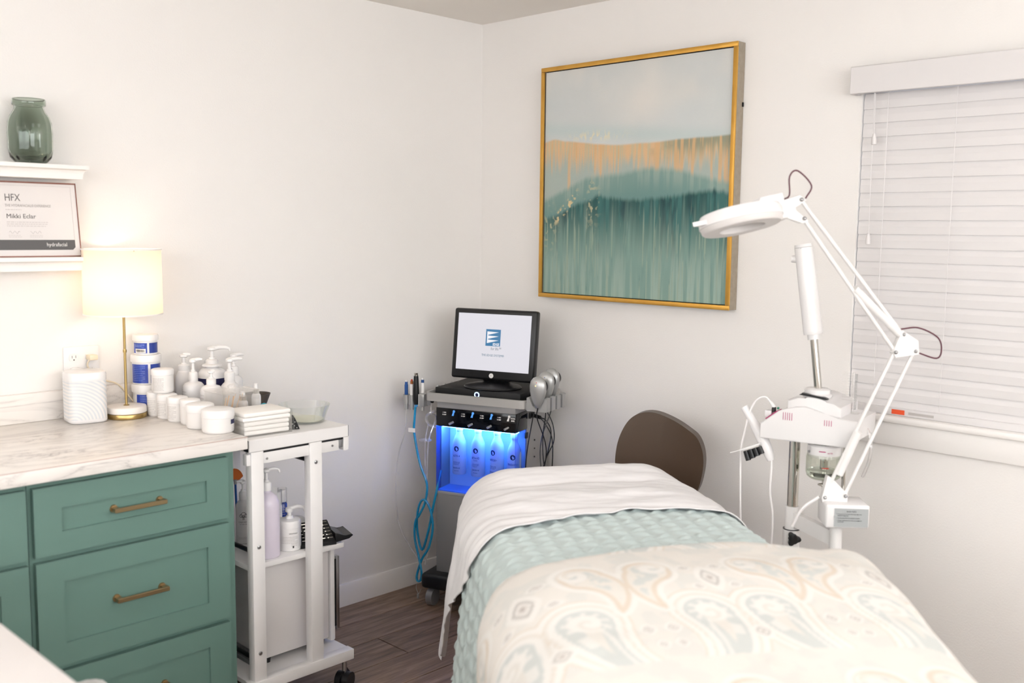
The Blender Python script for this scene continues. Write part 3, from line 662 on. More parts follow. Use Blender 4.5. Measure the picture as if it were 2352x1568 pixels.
MB().lathe([(0, 0), (.016, 0), (.016, .03), (.018, .031), (.018, .05)], 24).build('cap', WHITE, t)
m = MB(); ra = [m.bm.verts.new((.018*math.cos(2*PI*k/24), .018*math.sin(2*PI*k/24), .05)) for k in range(24)]; rb = [m.bm.verts.new((.022*math.cos(2*PI*k/24), .0015*math.sin(2*PI*k/24), .150)) for k in range(24)]
for k in range(24): m.bm.faces.new((ra[k], ra[(k+1) % 24], rb[(k+1) % 24], rb[k]))
m.bm.faces.new(rb); m.build('tube_body', WHITEG, t)
t = thing('mixing_bowl', 'small grey metal mixing bowl upside down behind the tool case', 'bowl', (-1.262, -.42, MZ))
MB().lathe([(.042, 0), (.043, .001), (.041, .028), (.034, .05), (.018, .062), (0, .064)], 36).build('bowl_body', SILVER, t)
t = thing('tool_case', 'open black zip case with steel extraction tools on the middle tier', 'tool case', (-1.262, -.532, MZ), R(-18))
def slope(y): return .012+.042*(y+.05)/.10
m = MB(); m.prism([(-.058, 0), (.050, 0), (.056, .040), (.050, .056), (.044, .0535), (-.05, .0115), (-.058, .010)], 'x', -.070, .052, .002); m.build('case_shell', BLACKM, t)
m = MB(); m.prism([(.050, .004), (.098, .012), (.112, .022), (.106, .028), (.085, .022), (.060, .034), (.050, .036)], 'y', -.052, .046, .002); m.build('case_flap', BLACK, t)
for k in range(6):
    yy = -.042+k*.0155; zz = slope(yy)+.004; MB().cyl((-.060+.004*(k % 2), yy, zz), (.030, yy+.002, zz+.001), .0021, n=8).build('steel_tool', CHROME, t); MB().cyl((.030, yy+.002, zz+.001), (.046, yy+.003, zz+.001), .0010, n=6).build('steel_tool', CHROME, t)
for xx in (-.045, -.008, .022): MB().obox((xx, -.048, slope(-.048)+.0062), (xx, .044, slope(.044)+.0062), .007, .0014).build('strap', BLACK, t)

# top tier ----------------------------------------------------------------
TZ = KT+.0004
def pumpb(x, y, label, r, hs, hn, cr, rs, noz, ang, style, extra=None):
    t = thing('pump_bottle', label, 'bottle', (x, y, TZ), face_rz(x, y), 'white pump bottles at the back of the cart top')
    bottle_body(t, [(0, 0), (r*.92, 0), (r, .004), (r, hs*.82), (r*.95, hs*.90), (r*.75, hs*.97), (cr*1.05, hs), (cr*.9, hn), (0, hn)], WHITEG)
    pump_head(t, hn-.002, rs, noz, cr, ang, WLID, style)
    return t
t = pumpb(-1.492, -.088, 'slim white bottle with wide collar and small pump, nearest the tubs', .029, .148, .150, .019, .021, .022, 0, 'flat'); 
t = pumpb(-1.506, -.178, 'white pump bottle with round shoulders behind the row of jars', .0365, .122, .128, .0155, .027, .030, R(0), 'flat')
lines_cyl(7, .0365, -PI/2-1.3, -PI/2-.7, .09, .011, .002, 5).build('fine_print', INKL, t)
t = pumpb(-1.394, -.102, 'largest white pump bottle with stepped collar at the back', .049, .152, .156, .021, .026, .062, R(0), 'curve')
MB().lathe([(0, 0), (.034, 0), (.033, .004), (.021, .008), (0, .008)], 30, (0, 0, .158)).build('collar_flange', WLID, t); MB().lathe([(.0492, .06), (.0492, .118)], 40).build('label_band', NAVY, t)
t = pumpb(-1.498, -.283, 'white pump bottle in front of the largest bottle', .0365, .122, .128, .0155, .016, .012, R(0), 'flat')
lines_cyl(6, .0365, -PI/2-1.3, -PI/2-.7, .09, .011, .002, 6).build('fine_print', INKL, t)
pumpb(-1.385, -.205, 'white pump bottle with angled nozzle behind the acrylic organizer', .031, .110, .120, .018, .028, .042, R(5), 'flat')
pumpb(-1.300, -.085, 'white pump bottle farthest back on the cart top', .031, .112, .120, .017, .027, .036, R(5), 'flat')
t = thing('acrylic_organizer', 'clear acrylic organizer box with lid on the cart top', 'organizer', (-1.482, -.385, TZ))
m = MB(); a, d, h = .068, .056, .112
m.box(-a, a, -d, -d+.003, 0, h); m.box(-a, a, d-.003, d, 0, h); m.box(-a, -a+.003, -d, d, 0, h); m.box(a-.003, a, -d, d, 0, h); m.box(-a, a, -d, d, 0, .003); m.box(.018, .021, -d, d, 0, h-.01); m.build('tray', ACRYL, t)
m = MB(); m.box(-a-.002, a+.002, -d-.002, d+.002, h, h+.006, .002, 1); m.build('lid', ACRYL, t); MB().ell((0, 0, h+.014), (.014, .014, .009)).build('lid_knob', ACRYL, t)
for k in range(6):
    bxp = -1.53+k*.011; tp = (bxp+.02+.006*(k % 3), -.40+.012*(k % 2), TZ+.095+.004*k % .012)
    tag(MB().obox((bxp, -.395+.008*(k % 3), TZ+.004), tp, .0045, .0014).build('wooden_stick', WOOD), 'thin wooden applicator stick inside the acrylic organizer', 'stick', 'applicator sticks in the organizer')
def dropper(x, y, label, r, h):
    t = thing('dropper_bottle', label, 'bottle', (x, y, TZ+(.0035 if x < -1.4 else 0)), face_rz(x, y), 'white bottles with silver collars')
    bottle_body(t, [(0, 0), (r, 0), (r, h*.62), (r*.9, h*.68), (r*.55, h*.72), (0, h*.72)], WHITEG); MB().cyl((0, 0, h*.70), (0, 0, h*.84), r*.62, n=20).build('collar', CHROME, t)
    MB().lathe([(0, h*.84), (r*.5, h*.84), (r*.42, h), (0, h)], 18).build('cap', WLID, t); lines_cyl(3, r, -PI/2-.8, -PI/2+.8, h*.3, h*.07, .0012, 1).build('fine_print', INKL, t)
dropper(-1.441, -.383, 'white mist bottle with silver collar inside the organizer', .0165, .103); dropper(-1.352, -.318, 'white mist bottle with silver collar beside the organizer', .0155, .115)
t = thing('stone_bowl', 'small dark stone bowl at the back of the cart top', 'bowl', (-1.246, -.15, TZ))
MB().lathe([(0, 0), (.028, 0), (.046, .048), (.047, .05), (.045, .05), (.027, .004), (0, .004)], 40).build('bowl_body', DKBOWL, t)
t = thing('silicone_scrubber', 'teal scalloped silicone scrubber standing behind the cotton pads', 'scrubber', (-1.357, -.375, TZ), face_rz(-1.357, -.375))
MB().prism([(.0205*(1+.07*abs(math.cos(4*a)))*math.cos(a), .032+.023*(1+.07*abs(math.cos(4*a)))*math.sin(a)) for a in [2*PI*k/48 for k in range(48)]], 'y', -.005, .005, .002).build('pad', TEAL, t)
MB().cyl((0, 0, 0), (0, 0, .012), .010, n=16).build('stand', TEAL, t)
t = thing('cotton_pad_box', 'clear acrylic box overfilled with white cotton pads at the cart front', 'box', (-1.478, -.535, TZ), R(-4))
a, d, h = .083, .066, .05; m = MB()
m.box(-a, a, -d, -d+.003, 0, h); m.box(-a, a, d-.003, d, 0, h); m.box(-a, -a+.003, -d, d, 0, h); m.box(a-.003, a, -d, d, 0, h); m.box(-a, a, -d, d, 0, .003); m.build('tray', ACRYL, t)
PADL = ('bottom', 'second from bottom', 'middle', 'second from top', 'topmost')
for k in range(5):
    z = .0035+k*.0142; e = .002*math.sin(k*2.3); g = .004 if k > 2 else 0
    o = MB().box(-a+.006-g, a-.006+g, -d+.005-g*.5, d-.006+g*.5, z, z+.0138, .005, 3).build('cotton_pad', NAPK)
    o.matrix_world = Matrix.Translation((-1.478, -.535, TZ)) @ Matrix.Rotation(R(-4+(2.0*math.sin(k*2) if k > 2 else 0)), 4, 'Z')
    tag(o, 'folded white cotton pad, %s of the pile in the acrylic box' % PADL[k], 'cotton pad', 'folded cotton pads in the acrylic box')
MB().ell((-a-.004, -.02, .055), (.009, .009, .010), 12, 8).build('crystal_knob', GLASS, t)
t = thing('hair_clip', 'black spotted hair clip standing between cotton pads and glass bowl', 'hair clip', (-1.377, -.575, TZ), R(-15))
MB().prism([(-.020, 0), (.022, 0), (.008, .034), (0, .046), (-.006, .034)], 'y', -.006, .006, .0015).build('clip_body', BLACKM, t); MB().prism([(-.003, 0), (.003, 0), (.002, .05), (-.002, .05)], 'y', -.010, -.007).build('clear_bar', ACRYL, t)
for px, pz in ((.004, .012), (-.008, .008), (.006, .024), (.012, .005), (-.002, .018)): MB().ell((px, -.006, pz), (.0014, .0008, .0014), 8, 6).build('spot', WHITE, t)
t = thing('glass_bowl', 'clear glass bowl with pale residue on the cart top', 'bowl', (-1.272, -.485, TZ))
MB().lathe([(0, 0), (.058, 0), (.066, .003), (.074, .03), (.084, .056), (.0845, .058), (.0825, .058), (.0715, .03), (.063, .006), (0, .0055)], 56).build('bowl_body', glassmat('bowl_glass', '#F0F2F0', .03, tint='#FCFDFC'), t)
MB().lathe([(0, .0062), (.061, .0062), (.064, .009), (.05, .0105), (.02, .009), (0, .0095)], 40, mod=lambda a, z: 1+.04*math.sin(3*a)).build('cream_residue', LIQ, t)

# ================================================================ PAINTING
PY0, PY1, PZ0, PZ1 = -1.334, -.404, 1.268, 2.206
t = thing('painting', 'large abstract teal and grey landscape canvas in gold float frame', 'painting', (0, 0, 0))
fwid = .017; m = MB()
for y0, y1, z0, z1 in ((PY0, PY1, PZ0, PZ0+fwid), (PY0, PY1, PZ1-fwid, PZ1), (PY0, PY0+fwid, PZ0+fwid, PZ1-fwid), (PY1-fwid, PY1, PZ0+fwid, PZ1-fwid)): m.box(-.052, -.044, y0, y1, z0, z1, .002, 2)
m.build('frame_front', GOLDLEAF, t); m = MB()
e = .0005
for y0, y1, z0, z1 in ((PY0+e, PY1-e, PZ0+e, PZ0+.012), (PY0+e, PY1-e, PZ1-.012, PZ1-e), (PY0+e, PY0+.012, PZ0+.012, PZ1-.012), (PY1-.012, PY1-e, PZ0+.012, PZ1-.012)): m.box(-.0445, -.002, y0, y1, z0, z1)
m.build('frame_side', FRSIDE, t)
bx('backing', BLACKM, t, -.03, -.006, PY0+.013, PY1-.013, PZ0+.013, PZ1-.013)
def smooth(e0, e1, x): q = np.clip((x-e0)/(e1-e0), 0, 1); return q*q*(3-2*q)
def vnoise(x, y, seed):                       # smooth value noise on arrays
    rng = np.random.RandomState(seed); G = rng.rand(257, 257); xi = np.floor(x).astype(int); yi = np.floor(y).astype(int); fx = x-xi; fy = y-yi
    fx = fx*fx*(3-2*fx); fy = fy*fy*(3-2*fy); g = lambda i, j: G[(xi+i) % 256, (yi+j) % 256]
    return (g(0, 0)*(1-fx)+g(1, 0)*fx)*(1-fy)+(g(0, 1)*(1-fx)+g(1, 1)*fx)*fy
def fbm(x, y, seed, o=4): return sum(vnoise(x*2**k, y*2**k, seed+k)*.5**k for k in range(o))/sum(.5**k for k in range(o))
def L3(h): return np.array(C(h)[:3])
def mixc(a, b, f): return a*(1-f[..., None])+b*f[..., None]
def grid_mesh(P, Cc=None, name='surface'):    # P: (n,m,3) points -> quads
    n, mm = P.shape[:2]; idx = np.arange(n*mm).reshape(n, mm)
    f = np.stack([idx[:-1, :-1], idx[1:, :-1], idx[1:, 1:], idx[:-1, 1:]], -1).reshape(-1, 4)
    me = bpy.data.meshes.new(name); me.vertices.add(n*mm); me.vertices.foreach_set('co', P.reshape(-1).astype(np.float32))
    me.loops.add(f.size); me.loops.foreach_set('vertex_index', f.reshape(-1).astype(np.int32)); me.polygons.add(len(f))
    me.polygons.foreach_set('loop_start', np.arange(0, f.size, 4, dtype=np.int32)); me.polygons.foreach_set('loop_total', np.full(len(f), 4, dtype=np.int32))
    me.update(calc_edges=True); me.validate()
    if Cc is not None:
        at = me.color_attributes.new('Col', 'FLOAT_COLOR', 'POINT'); q = np.ones((n*mm, 4), np.float32); q[:, :3] = Cc.reshape(-1, 3); at.data.foreach_set('color', q.reshape(-1))
    return me
NP = 400
U, V = np.meshgrid(np.linspace(0, 1, NP), np.linspace(0, 1, NP), indexing='ij')     # U: left->right seen from the room, V: bottom->top
st = fbm(U*60, V*2.5, 11, 4); st2 = fbm(U*140, V*4, 21, 3); br = fbm(U*9, V*9, 31, 5); wob = fbm(U*5, V*0+3, 41, 4)
col = np.zeros((NP, NP, 3))+L3('#CDCFCD')
col = mixc(col, L3('#DAD7D1'), smooth(.35, .70, fbm(U*5, V*4, 33, 3))*.8); col = mixc(col, L3('#C9CFCF'), smooth(.62, .45, V+.05*(br-.5))*.0+smooth(.4, .75, fbm(U*2, V*4, 51, 2))*.7)
col = mixc(col, L3('#E2DCD4'), np.exp(-(((U-.56)/.13)**2+((V-.84)/.09)**2))*.8)
hz = .665+.02*np.sin(U*5)+.10*np.clip(U-.62, 0, 1)*.25                                   # pale teal mist above the gold band
col = mixc(col, L3('#BECBC9'), np.exp(-((V-(.745-.09*U))/.035)**2)*.75)
gb = .692-.034*smooth(.05, .45, U)+.006*smooth(.6, 1, U)+.014*(wob-.5)+.010*np.exp(-((U-.06)/.04)**2)   # top edge of gold band
drip = .12+.13*(st-.45)*2.4
inb = smooth(gb+.006, gb-.006, V)
below = np.clip((gb-V)/np.maximum(drip, .03), 0, 3)
gold = mixc(mixc(np.zeros_like(col)+L3('#D9B48A'), L3('#C7B795'), smooth(.45, .6, st2)), L3('#A9B4AC'), smooth(.25, 1.1, below+.8*(st-.5)+.7*(st2-.5)))
gold = mixc(gold, L3('#7E8A78'), smooth(.58, .72, U+.3*(br-.5))*smooth(.75, .1, below)*.75)
gold = mixc(gold, L3('#D6AE80'), smooth(.60, .66, st+.12*(br-.5))*smooth(2.0, .6, below)*.8)
col = mixc(col, gold, inb)
col = mixc(col, L3('#E6D9B4'), smooth(.50, .62, fbm(U*90, V*45, 77, 2))*np.exp(-(((U-.30)/.12)**2+((V-.700)/.018)**2))*.8)
h1 = np.interp(U, [0, .1, .25, .42, .6, .75, .97, 1], [.43, .465, .525, .535, .556, .54, .488, .485])+.012*(wob-.5)            # soft mid hill
mid = mixc(np.zeros_like(col)+L3('#7E9A92'), L3('#93A69C'), smooth(.4, .65, st)); mid = mixc(mid, L3('#6C8F8A'), smooth(.0, .12, h1-V))
col = mixc(col, mid, smooth(h1+.012, h1-.02, V+.012*(st2-.5)))
h2 = np.interp(U, [0, .08, .2, .33, .4, .5, .6, .8, .93, 1], [.34, .36, .40, .437, .425, .418, .425, .442, .458, .44])+.02*(fbm(U*16, V*0+7, 45)-.5)
dark = mixc(np.zeros_like(col)+L3('#24514F'), L3('#3D6D6A'), smooth(.42, .66, st)); dark = mixc(dark, L3('#163C40'), smooth(.58, .75, fbm(U*22, V*5, 61))*.8)
fade = smooth(.30, .02, V+.22*(st-.5)+.05*(st2-.5)+.02)
low = mixc(np.zeros_like(col)+L3('#7F9C92'), L3('#99AFA3'), smooth(.4, .7, st)); low = mixc(low, L3('#5E827C'), smooth(.55, .75, st2)*.6)
dk = mixc(dark, low, smooth(.42, .12, V+.30*(st-.5)))
dk = mixc(dk, L3('#A9B5A0'), smooth(.64, .70, st2+.15*(st-.5))*smooth(.44, .30, V)*.55)
col = mixc(col, dk, smooth(h2+.012, h2-.015, V+.02*(st2-.5)))
spk = fbm(U*70, V*70, 71, 2)
col = mixc(col, L3('#D2BE92'), smooth(.52, .60, spk)*smooth(1, .35, np.abs((V-.36)-(U-.10)*.9)/.035)*smooth(.05, .09, U)*smooth(.22, .17, U))
col = mixc(col, L3('#C3BB98'), smooth(.60, .66, spk)*np.exp(-(((U-.29)/.03)**2+((V-.42)/.09)**2))*.9)
col = mixc(col, L3('#C3BB98'), smooth(.62, .68, spk)*np.exp(-(((U-.03)/.04)**2+((V-.30)/.08)**2))*.7)
a0, a1, b0, b1 = PY1-.0195, PY0+.0195, PZ0+.0195, PZ1-.0195
P = np.stack([np.full_like(U, -.0415), a0+(a1-a0)*U, b0+(b1-b0)*V], -1)
link('canvas', grid_mesh(P, col, 'canvas'), PAINTM, t, 0)
bx('canvas_edge', PAPER, t, -.041, -.030, a1, a0, b0, b1)
bx('hanging_clip', BLACKM, t, -.012, -.006, PY0-.004, PY0, 1.985, 2.0)

# ================================================================ TREATMENT MACHINE (corner tower)
MRZ = math.atan2(-.942, .335)
mc = thing('treatment_machine', 'grey facial treatment tower with blue-lit tank in the room corner', 'machine', (-.47, -.27, 0), MRZ)
U0, U1, D1 = -.026, .330, .33
bx('lower_cabinet', MGREYD, mc, U0, U1, 0, D1, .115, .475, .006)
bx('tank_shelf', MGREY, mc, U0-.001, U1+.001, -.002, D1, .468, .480, .002)
bx('upper_housing', MGREY, mc, U0+.002, U1-.002, .0, D1, .824, .862, .004)
bx('back_column', MGREY, mc, U0+.004, U1-.004, .115, D1, .478, .826)
cp = bx('control_panel', BLACKG, mc, U0, U1, -.002, .113, .750, .826, .002)
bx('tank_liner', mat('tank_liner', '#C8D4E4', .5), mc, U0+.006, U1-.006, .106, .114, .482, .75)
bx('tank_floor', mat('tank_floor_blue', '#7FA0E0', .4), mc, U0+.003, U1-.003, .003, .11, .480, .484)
m = MB(); m.box(U0, U1, -.001, .002, .482, .750); m.box(U0, U0+.003, .002, .035, .482, .750); m.box(U1-.003, U1, .002, .107, .482, .750); m.build('tank_panel', TANK, mc)
bx('tank_side', MGREY, mc, U0, U0+.004, .036, .114, .482, .750)
LEDM = mat('blue_led_strip', '#000000', .5, emis=(.11, .37, 1, 1), es=1)
LEDM.node_tree.nodes['Principled BSDF'].inputs['Emission Strength'].default_value = LED_POWER/(PI*.32*.03*2)*1.0
bx('led_strip', LEDM, mc, U0+.012, U1-.012, .030, .060, .742, .748)
m = MB(); pts = []
n = 10
def rrect(x0, x1, y0, y1, r, k=6):
    P = []
    for cx, cy, a in ((x1-r, y0+r, -90), (x1-r, y1-r, 0), (x0+r, y1-r, 90), (x0+r, y0+r, 180)):
        P += [(cx+r*math.cos(R(a+90*i/k)), cy+r*math.sin(R(a+90*i/k))) for i in range(k+1)]
    return P
o_ = rrect(-.068, .392, -.035, .335, .035); i_ = rrect(-.058, .382, -.025, .325, .028)
m = MB(); rings = [[m.bm.verts.new((x, y, z)) for x, y in Q] for Q, z in ((o_, .856), (o_, .889), (i_, .889), (i_, .862))]
for A, B in zip(rings, rings[1:]):
    for k in range(len(A)): m.bm.faces.new((A[k], A[(k+1) % len(A)], B[(k+1) % len(A)], B[k]))
m.bm.faces.new(rings[0][::-1]); m.bm.faces.new(rings[-1]); m.build('tray', mat('tray_silver', '#B2AFAB', .35, .3), mc)
pf = bx('console_base', BLACKM, mc, -.045, .338, .022, .312, .8625, .905, .004)
bx('tray_mat', BLACKM, mc, -.05, .374, -.018, .32, .8622, .8645)
ring = MB(); ring.lathe([(.0075, 0), (.0115, 0), (.0115, .0015), (.0075, .0015), (.0075, 0)], 28); ring.build('power_ring', mat('power_ring_glow', '#000000', .4, emis='#BFE0FF', es=2.2), pf, 40, Matrix.Translation((.147, .0215, .887)) @ Matrix.Rotation(R(90), 4, 'X'))
MB().cyl((.147, .022, .887), (.147, .020, .887), .0065, n=20).build('power_button', NAVY, pf)
for k, u in enumerate((.062, .148, .232, .308)):
    kx = u-.010; lamp = MB()
    lamp.cyl((kx+.004, -.002, .815), (kx+.004, -.0032, .815), .0052, n=16); lamp.prism([(kx-.006, .797), (kx+.003, .797), (kx+.006, .813), (kx, .813)], 'y', -.0032, -.002)
    lamp.build('indicator_mark', mat('mark_blue', '#5A9BE0', .4, emis='#4F97E8', es=.45) if k == 0 else (MATS['mark_blue'] if k < 3 else PAPERW), cp)
    text('1 ON', .0068, PAPERW, cp, (u-.050, -.0026, .806), 0, bold=.0002); text('0 OFF', .0068, PAPERW, cp, (u-.050, -.0026, .797), 0, bold=.0002)
    MB().cyl((kx+.002, -.004, .772), (kx-.007, -.022, .766), .0048, n=14).build('toggle_lever', SILVER, cp)
text('SYSTEM', .0078, PAPERW, cp, (.318, -.0026, .806), 0, bold=.0002, sx=.75); text('RINSE', .0078, PAPERW, cp, (.318, -.0026, .797), 0, bold=.0002, sx=.75)
bx('side_latch', BLACK, mc, U1, U1+.008, .085, .108, .715, .738, .002)
for z in (.800, .843):
    bx('cable_port', BLACK, mc, U1, U1+.005, .13, .175, z-.012, z+.012, .002); MB().cyl((U1+.004, .15, z), (U1+.045, .138, z-.004), .0085, .0075, n=14).build('cable_plug', BLACK, mc)
for z in (.69, .655, .62): MB().cyl((U1-.002, .19, z), (U1+.001, .19, z), .003, n=10).build('screw', BLACK, mc)
# base with castors
m = MB(); m.box(U0-.045, U1+.045, -.055, D1-.02, .075, .14, .018, 3); m.build('base_skirt', BLACK, mc)
for u, d in ((U0-.005, -.02), (U1+.005, -.02), (U0-.005, D1-.06), (U1+.005, D1-.06)): MB().cyl((u-.014, d, .036), (u+.014, d, .036), .036, n=24).cyl((u, d, .05), (u, d, .085), .010, n=10).build('castor', SILVERD, mc)
# holders
def holder(name, u, y, z, wdt, dep, hgt, slots):
    m = MB(); m.prism([(u-wdt/2, y-dep/2), (u+wdt/2, y-dep/2), (u+wdt/2, y+dep/2), (u-wdt/2, y+dep/2)], 'z', z, z+hgt, .004)
    return m.build(name, SILVER, mc)
hl = MB()
for k, u in enumerate((-.168, -.142, -.092)): hl.cyl((u, .0, .828), (u, .0, .866), .0135, n=16); hl.cyl((u, .0, .806), (u, .0, .83), .0085, n=14)
hl.box(-.180, -.060, .010, .022, .828, .868, .002); hl.box(-.104, -.076, -.016, .022, .824, .876, .003); hl.build('handpiece_holder', SILVER, mc)
m = MB()
for k in range(4):
    u, d = .434+.003*k, -.02+.046*k; z = .852
    m.prism([(u-.042, z), (u+.042, z), (u+.042, z+.052), (u+.030, z+.054), (u+.012, z+.020), (u-.002, z+.012), (u-.016, z+.020), (u-.032, z+.054), (u-.042, z+.052)], 'y', d-.018, d+.018)
m.box(.384, .402, -.03, .15, .855, .880); m.build('light_holder', SILVER, mc, 30)
# left-hand loose tubing loops on the machine
MB().tube([(-.028, .06, .80), (-.06, .03, .80), (-.085, .02, .775), (-.07, .02, .745), (-.03, .03, .735)], .0055).build('tube_loop', CLEARH, mc)
MB().tube([(-.05, .0, .845), (-.05, .0, .80), (-.045, .03, .775), (-.062, .0, .68), (-.07, .0, .52)], .0028).build('tube_loop', CLEARH, mc)
MB().tube([(-.075, .02, .75), (-.09, .02, .66), (-.085, .02, .50), (-.06, .03, .30), (-.09, .02, .15)], .0028).build('tube_loop', CLEARH, mc)
MB().lathe([(0, 0), (.026, 0), (.026, .004), (.006, .006), (0, .006)], 24, (-.072, -.01, .685)).build('tube_disc', CLEARH, mc)
MB().cyl((-.046, .0, .852), (-.046, .0, .842), .010, .006, n=16).build('grommet', BLACK, mc)
m = MB()
for k in range(4): m.cyl((-.042+.005*k, .06+.05*k, .890), (-.050+.005*k, .05+.05*k, .905), .007, n=12)
m.box(-.062, -.048, .04, .27, .882, .892, .002); m.build('vial_rack', CLEARH, mc)

def mp(u, d, z):      # machine frame -> world
    c, s_ = math.cos(MRZ), math.sin(MRZ); return (-.47+u*c-d*s_, -.27+u*s_+d*c, z)
def mthing(name, label, cat, u, d, z, group=None, extra=0): return thing(name, label, cat, mp(u, d, z), MRZ+extra, group)
# monitor
mo = mthing('monitor', 'black-framed touchscreen monitor with logo standing on the treatment tower', 'monitor', .172, .115, .9055)
MB().lathe([(0, 0), (.118, 0), (.122, .004), (.118, .010), (.09, .016), (.05, .021), (0, .022)], 48, mod=lambda a, z: 1-.22*abs(math.sin(a))**2).build('stand_base', BLACK, mo)
m = MB(); m.box(-.06, .06, .025, .055, .018, .12, .008); m.build('stand_neck', BLACK, mo)
TM = Matrix.Translation((0, -.018, .033)) @ Matrix.Rotation(R(-7), 4, 'X')
m = MB(); m.box(-.186, .186, 0, .040, 0, .288, .010, 3); m.box(-.12, .12, .038, .062, .04, .24, .012, 2); bz = m.build('bezel', BLACK, mo, 40, TM)
MB().box(-.164, .164, -.0012, .002, .037, .268).build('screen', SCREEN, mo, 0, TM)
def mon(m_, mm, name, par=None): return m_.build(name, mm, mo, 0, TM)
yy = -.0020
lg = MB(); lg.box(-.034, .032, yy+.0004, yy+.0008, .138, .206); mon(lg, SCRBLUE, 'logo_square')
lw = MB()
for k in range(3): z = .197-k*.0165; lw.prism([(-.026, z), (.024, z-.002), (-.026, z-.0145+.0)], 'y', yy-.0004, yy)
lw.box(-.028, -.0235, yy-.0004, yy, .150, .197); mon(lw, SCRWHITE, 'logo_stripe')
def mtext(s, size, mm, x, z, sx=1, bold=0):
    me = textmesh(s, size, sx=sx, bold=bold); me.transform(TM @ Matrix.Translation((x, yy-.0006, z)) @ Matrix.Rotation(PI/2, 4, 'X')); link('lettering', me, mm, mo, 0)
mtext('EDGE', .0145, SCRWHITE, .014, .1405, .8, .0004); mtext('for life™', .0165, SCRGREY, .016, .122, .8); mtext('THE EDGE SYSTEM®', .0125, SCRTEXT, .002, .096, .9)
MB().cyl((0, -.0008, .0175), (0, .001, .0175), .0098, n=24).build('brand_badge', WHITE, mo, 0, TM); mtext('!', .014, INK, 0, .0125)
# serum bottles inside the tank
for k, (u, nm, sub, lab) in enumerate(((.052, 'ACTIV-4', '', 'first'), (.138, 'BETA-HD', 'CLEAR', 'second'), (.224, 'ANTIOX+', '', 'third'), (.300, 'RINSEAWAY', '', 'rightmost'))):
    r = .0285; hz_ = .010 if k == 3 else 0
    t = mthing('serum_bottle', '%s white serum bottle %s the blue-lit machine tank' % (lab, 'hanging from the left in' if k < 3 else 'in'), 'bottle', u, .055, .548-hz_, 'serum bottles in the blue tank', (0, .05, -.25, .2)[k])
    MB().lathe([(0, 0), (r*.9, 0), (r, .005), (r, .118), (r*.93, .135), (r*.62, .158), (r*.48, .166), (r*.48, .182), (0, .182)], 32).build('bottle_body', WHITE, t)
    MB().lathe([(0, .181), (r*.55, .181), (r*.55, .199+hz_), (0, .199+hz_)], 20).build('cap', WHITE, t)
    a = -PI/2
    d_ = MB(); d_.prism([(.011*math.cos(2*PI*q/24), .108+.011*math.sin(2*PI*q/24)) for q in range(24)], 'y', -.0001, .0001)
    dm = d_.build('emblem_disc', NAVY, t)
    for v_ in dm.data.vertices: th_ = a+v_.co.x/r; v_.co = ((r+.0005)*math.cos(th_), (r+.0005)*math.sin(th_), v_.co.z)
    textcyl('!', .017, WHITE, t, r+.0004, a, .102, 1, bold=.0003); textcyl(nm, .0125, BLUELD, t, r, a, .074, .68, bold=.0001)
    if sub: textcyl(sub, .006, BLUELD, t, r, a, .066)
    lines_cyl(3, r, a-.55, a+.55, .052, .005, .0016, k).build('fine_print', BLUELD, t); textcyl('hydrafacial', .0095, BLUELD, t, r, a, .026, .8); lines_cyl(1, r, a-.35, a+.35, .016, .005, .0016, k+9).build('fine_print', BLUELD, t)
# pens and handpiece in the left holder
def pen(u, d, z, ln, label, body, cap, tipm, rr=.0075):
    t = mthing('serum_pen', label, 'pen', u, d, z, 'pens in the left holder'); MB().cyl((0, 0, 0), (0, 0, ln*.72), rr, n=18).build('barrel', body, t)
    MB().cyl((0, 0, ln*.72), (0, 0, ln*.92), rr*.85, rr*.8, n=18).build('sleeve', cap, t); MB().ell((0, 0, ln*.95), (rr*.55, rr*.55, rr*.7), 12, 8).build('tip', tipm, t)
pen(-.168, 0, .8665, .058, 'blue pen with white tip, leftmost in the holder', BLUEP, BLUEP, WHITE); pen(-.142, 0, .8665, .064, 'white vial pen with amber neck and red cap', WHITE, AMBER, RED); pen(-.098, .012, .8765, .060, 'white pen with blue sleeve beside the tall black handpiece', WHITE, BLUEP, WHITE)
t = mthing('handpiece', 'tall black treatment handpiece with steel tip and long cyan hose', 'handpiece', -.118, -.006, .83)
MB().lathe([(0, 0), (.009, 0), (.013, .02), (.0125, .06), (.0105, .10), (.0095, .118), (0, .118)], 24).build('grip', BLACK, t); MB().lathe([(0, .118), (.0085, .118), (.0085, .124), (.007, .125), (.009, .130), (0, .130)], 24).build('tip', CHROME, t)
MB().cyl((0, 0, -.01), (0, 0, .003), .0065, n=14).build('hose_collar', SCRBLUE, t)
hp = [(-.003, 0, -.008), (-.005, -.004, -.06), (-.005, -.006, -.12), (.022, -.008, -.24), (.057, -.01, -.325), (.050, -.012, -.40), (.026, -.015, -.455), (.004, -.012, -.49), (.0, -.01, -.56), (.02, -.012, -.635), (.036, -.016, -.70), (.030, -.016, -.735), (.014, -.014, -.738), (.012, -.010, -.71), (.034, -.008, -.645), (.066, -.008, -.59), (.085, -.010, -.51), (.078, -.012, -.44), (.055, -.014, -.395), (.030, -.010, -.40), (.010, -.004, -.45), (.006, 0, -.53), (.028, .002, -.61), (.060, .0, -.52), (.08, .002, -.42), (.097, .006, -.34), (.10, .03, -.27)]
MB().tube(hp, .0050, 10, 6).build('hose', CYANH, t); bx('hose_tag', WHITE, t, -.030, .002, -.012, -.010, -.115, -.098)
MB().tube([(.024, -.018, -.735), (.012, -.02, -.765), (.026, -.022, -.79), (.036, -.02, -.77)], .001, 6).build('key_ring', SILVER, t); bx('hose_clip', SILVER, t, .018, .026, -.024, -.018, -.812, -.792, .001)
